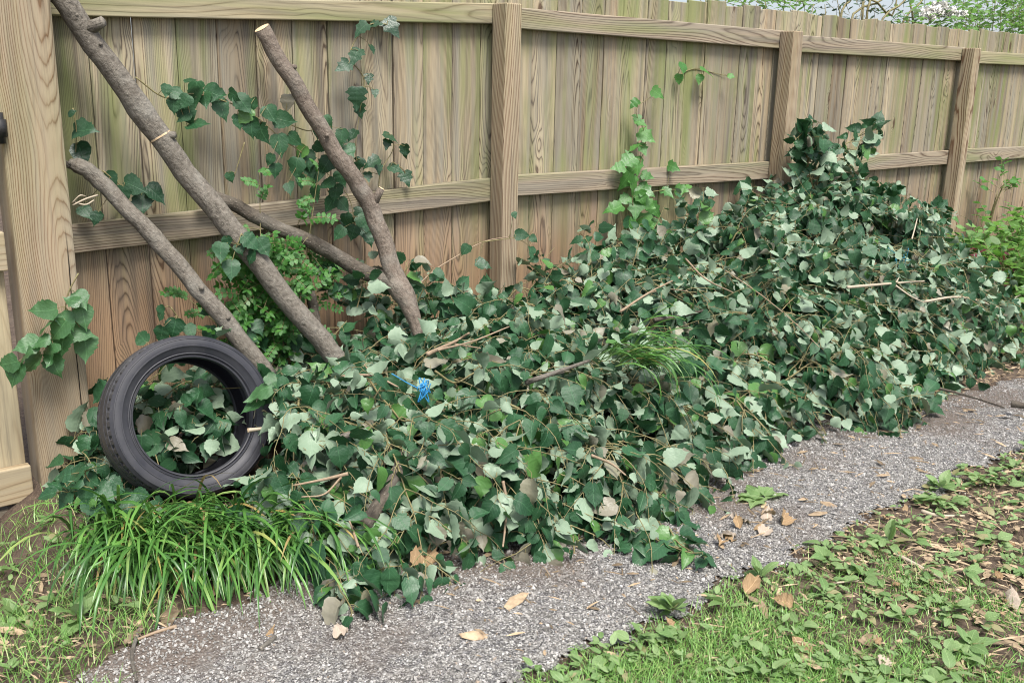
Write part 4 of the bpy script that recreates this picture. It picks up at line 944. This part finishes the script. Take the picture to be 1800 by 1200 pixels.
# green oak sprig dropped on the path
LV = Leaves(); q = atZ(1338, 872, .014)
for a in (.3, 1.2, 2.4, 3.4, -.4, 2.9): LV.add(q+np.array([math.cos(a), math.sin(a), 0])*.02, (math.cos(a), math.sin(a), .05), (0, 0, 1), .085, .06, .2, .1, 0)
tag(LV.build('fallen_sprig', M['weed'], None, (IVY,)), 'small fallen sprig of lobed green leaves on the gravel', 'sprig')
def gstick(label, pts, r, mat='pale_twig'):
    T = Tubes(); c = curve([atZ(u, v, .016) for u, v in pts], 14); T.add(c, np.linspace(r, r*.6, 14), 7, lump=.1); tag(T.build('fallen_stick', M[mat]), label, 'stick')
gstick('long pale stick slanting across the soil of the lawn', [(1572, 972), (1625, 1000), (1690, 1040)], .006)
gstick('short straight pale stick in the weeds by the upper lawn', [(1620, 898), (1650, 906), (1695, 906)], .007)
gstick('thin straw coloured stick lying level on the lawn', [(1465, 1024), (1510, 1020)], .003)
gstick('curved root like stick at the left end of the gravel', [(245, 1105), (232, 1150), (240, 1195)], .0055, 'limb')
gstick('thin twig on the gravel under the strap grass', [(310, 1100), (270, 1112), (225, 1130)], .005, 'twig')
gstick('flat grey wood splinter on the near gravel', [(458, 1140), (485, 1118)], .007, 'limb')

# ------------------------------------------------------------------ plants at the right end and beyond the fence
def bush(name, label, base, clumps, mat, sz, per, shapes=(OVAL,), ratio=.5, stems=6, extra=None, cat='shrub'):
    t = thing(name, label, cat, base); LV = Leaves(); TB = Tubes(); base = np.asarray(base, float)
    for c, r, k in clumps:
        c = np.asarray(c, float)
        s0 = base + RNG.normal(0, .05, 3)*np.array([1, 1, 0]); mid = (s0+c)/2 + RNG.normal(0, .08, 3); cc = curve([s0, mid, c], 12); TB.add(cc, np.linspace(.012, .003, 12), 5)
        for j in range(k):
            d = unit(RNG.normal(0, 1, 3)); st = c + d*r*random.random()**.5*.75; dd = unit(d+RNG.normal(0, .6, 3)+np.array([0, 0, .2])); q = st.copy(); pts = [q.copy()]
            for i in range(per):
                q = q + dd*sz*.55; dd = unit(dd+RNG.normal(0, .15, 3)); pts.append(q.copy()); s = unit(np.cross(dd, (0.1, .2, 1)))
                LV.add(q, unit(dd*.6+s*(1 if i % 2 else -1)), np.array([0, -.2, 1])+RNG.normal(0, .5, 3), sz*random.uniform(.7, 1.2), sz*ratio, .12, .2, 0)
            TB.add(pts, .002, 3, cap=False)
    if extra: extra(t, LV, TB)
    LV.build('foliage', M[mat], t, shapes); TB.build('stem', M['stem'], t); return t
bush('weedy_shrub', 'bright green weedy shrub at the foot of the fence past the heap', (7.0, -.45, 0), [((6.35+.32*i, -.5+.1*wob(i, 1), .18+.06*(i % 3)), .17, 70) for i in range(7)] + [((6.15+.3*i, -.75, .14), .17, 60) for i in range(6)], 'bush', .075, 5, (OVAL,), .6)
bush('red_leaved_plant', 'low dark red leaved plant among the green weeds at the right edge', (6.15, -.62, 0), [((6.15, -.66, .22), .10, 14), ((6.3, -.62, .18), .1, 12)], 'redleaf', .06, 4, (OVAL,), .6)
bush('weedy_plant', 'small fresh green plant on the soil at the right picture edge', (5.55, -1.15, 0), [((5.5, -1.2, .10), .1, 14), ((5.65, -1.1, .16), .1, 14), ((5.3, -1.35, .05), .08, 8)], 'bush', .06, 4, (OVAL,), .6)
bush('weedy_plant', 'tall thin weed in front of the boards beyond the last post', (7.2, -.15, 0), [((7.2, -.15, .62), .06, 8), ((7.15, -.16, .4), .08, 8), ((7.3, -.15, .7), .05, 4)], 'ivy', .07, 3, (OVAL,), .55)
def over(u, v, y): return atY(u, v, y)
def flowers(t, LV, TB):
    for u, v, r in ((1640, 18, .09), (1665, 22, .10), (1652, 10, .07), (1630, 28, .07), (1690, 24, .05)):
        c = over(u, v, 1.15); V = []; F = []
        for k in range(260):
            p = c + np.clip(RNG.normal(0, 1, 3), -1.5, 1.5)*r*np.array([.5, .5, .22]); a = random.uniform(0, 6.28); s = random.uniform(.010, .018); n1 = unit(RNG.normal(0, 1, 3)); x1 = unit(np.cross(n1, (.3, .2, 1))); y1 = np.cross(n1, x1); b = len(V)
            V += [p+x1*s, p+y1*s+n1*.003, p-x1*s, p-y1*s+n1*.003]; F.append((b, b+1, b+2, b+3))
        link_mesh('flower_head', V, F, M['flower'], t)
bush('flowering_shrub', 'shrub with flat white flower heads behind the right end of the fence', (9.3, 1.3, 0), [(over(u, v, 1.25), .22, 15) for u, v in ((1620, 42), (1650, 45), (1680, 40), (1700, 25), (1665, 62), (1590, 60), (1640, 78))], 'bush', .07, 5, (OVAL,), .45, extra=flowers)
bush('green_shrub', 'dense light green shrub behind the fence at the top right corner', (10.3, 1.3, 0), [(over(u, v, 1.2+.2*wob(u, v)), .24, 22) for u, v in ((1725, 20), (1740, 45), (1760, 20), (1780, 50), (1800, 30), (1750, 0), (1790, 5), (1825, 20), (1830, 60), (1720, 55), (1770, 70))], 'bush', .065, 5, (OVAL,), .4)
bush('green_shrub', 'feathery shrub tops showing over the middle of the fence', (6.3, 1.3, 0), [(over(u, v, 1.2), .17, 15) for u, v in ((1240, -2), (1275, -6), (1310, -2), (1345, 0), (1380, 2), (1400, 10), (1430, 8), (1330, 8))], 'bush', .055, 5, (OVAL,), .35)
def bare(t, LV, TB):
    for a, b in (((1552, 33), (1592, 0)), ((1588, 38), (1625, -4)), ((1516, 30), (1517, 0)), ((1530, 0), (1568, 28)), ((1500, 25), (1555, -3)), ((1480, 20), (1500, -6)), ((1605, 40), (1600, -5))):
        TB.add(curve([over(*a, 1.3)-np.array([0, 0, .4]), over(*a, 1.3), over(*b, 1.35), over(*b, 1.35)+np.array([.05, 0, .3])], 10), np.linspace(.012, .006, 10), 5)
bush('thin_shrub', 'thin shrub with bare slanting stems against the sky behind the fence', (7.6, 1.35, 0), [(over(u, v, 1.3), .14, 7) for u, v in ((1450, 8), (1475, 15), (1500, 22), (1515, 12), (1540, 34), (1560, 42), (1600, 30), (1470, -8), (1520, -10))], 'leaf', .06, 4, (OVAL,), .3, extra=bare)
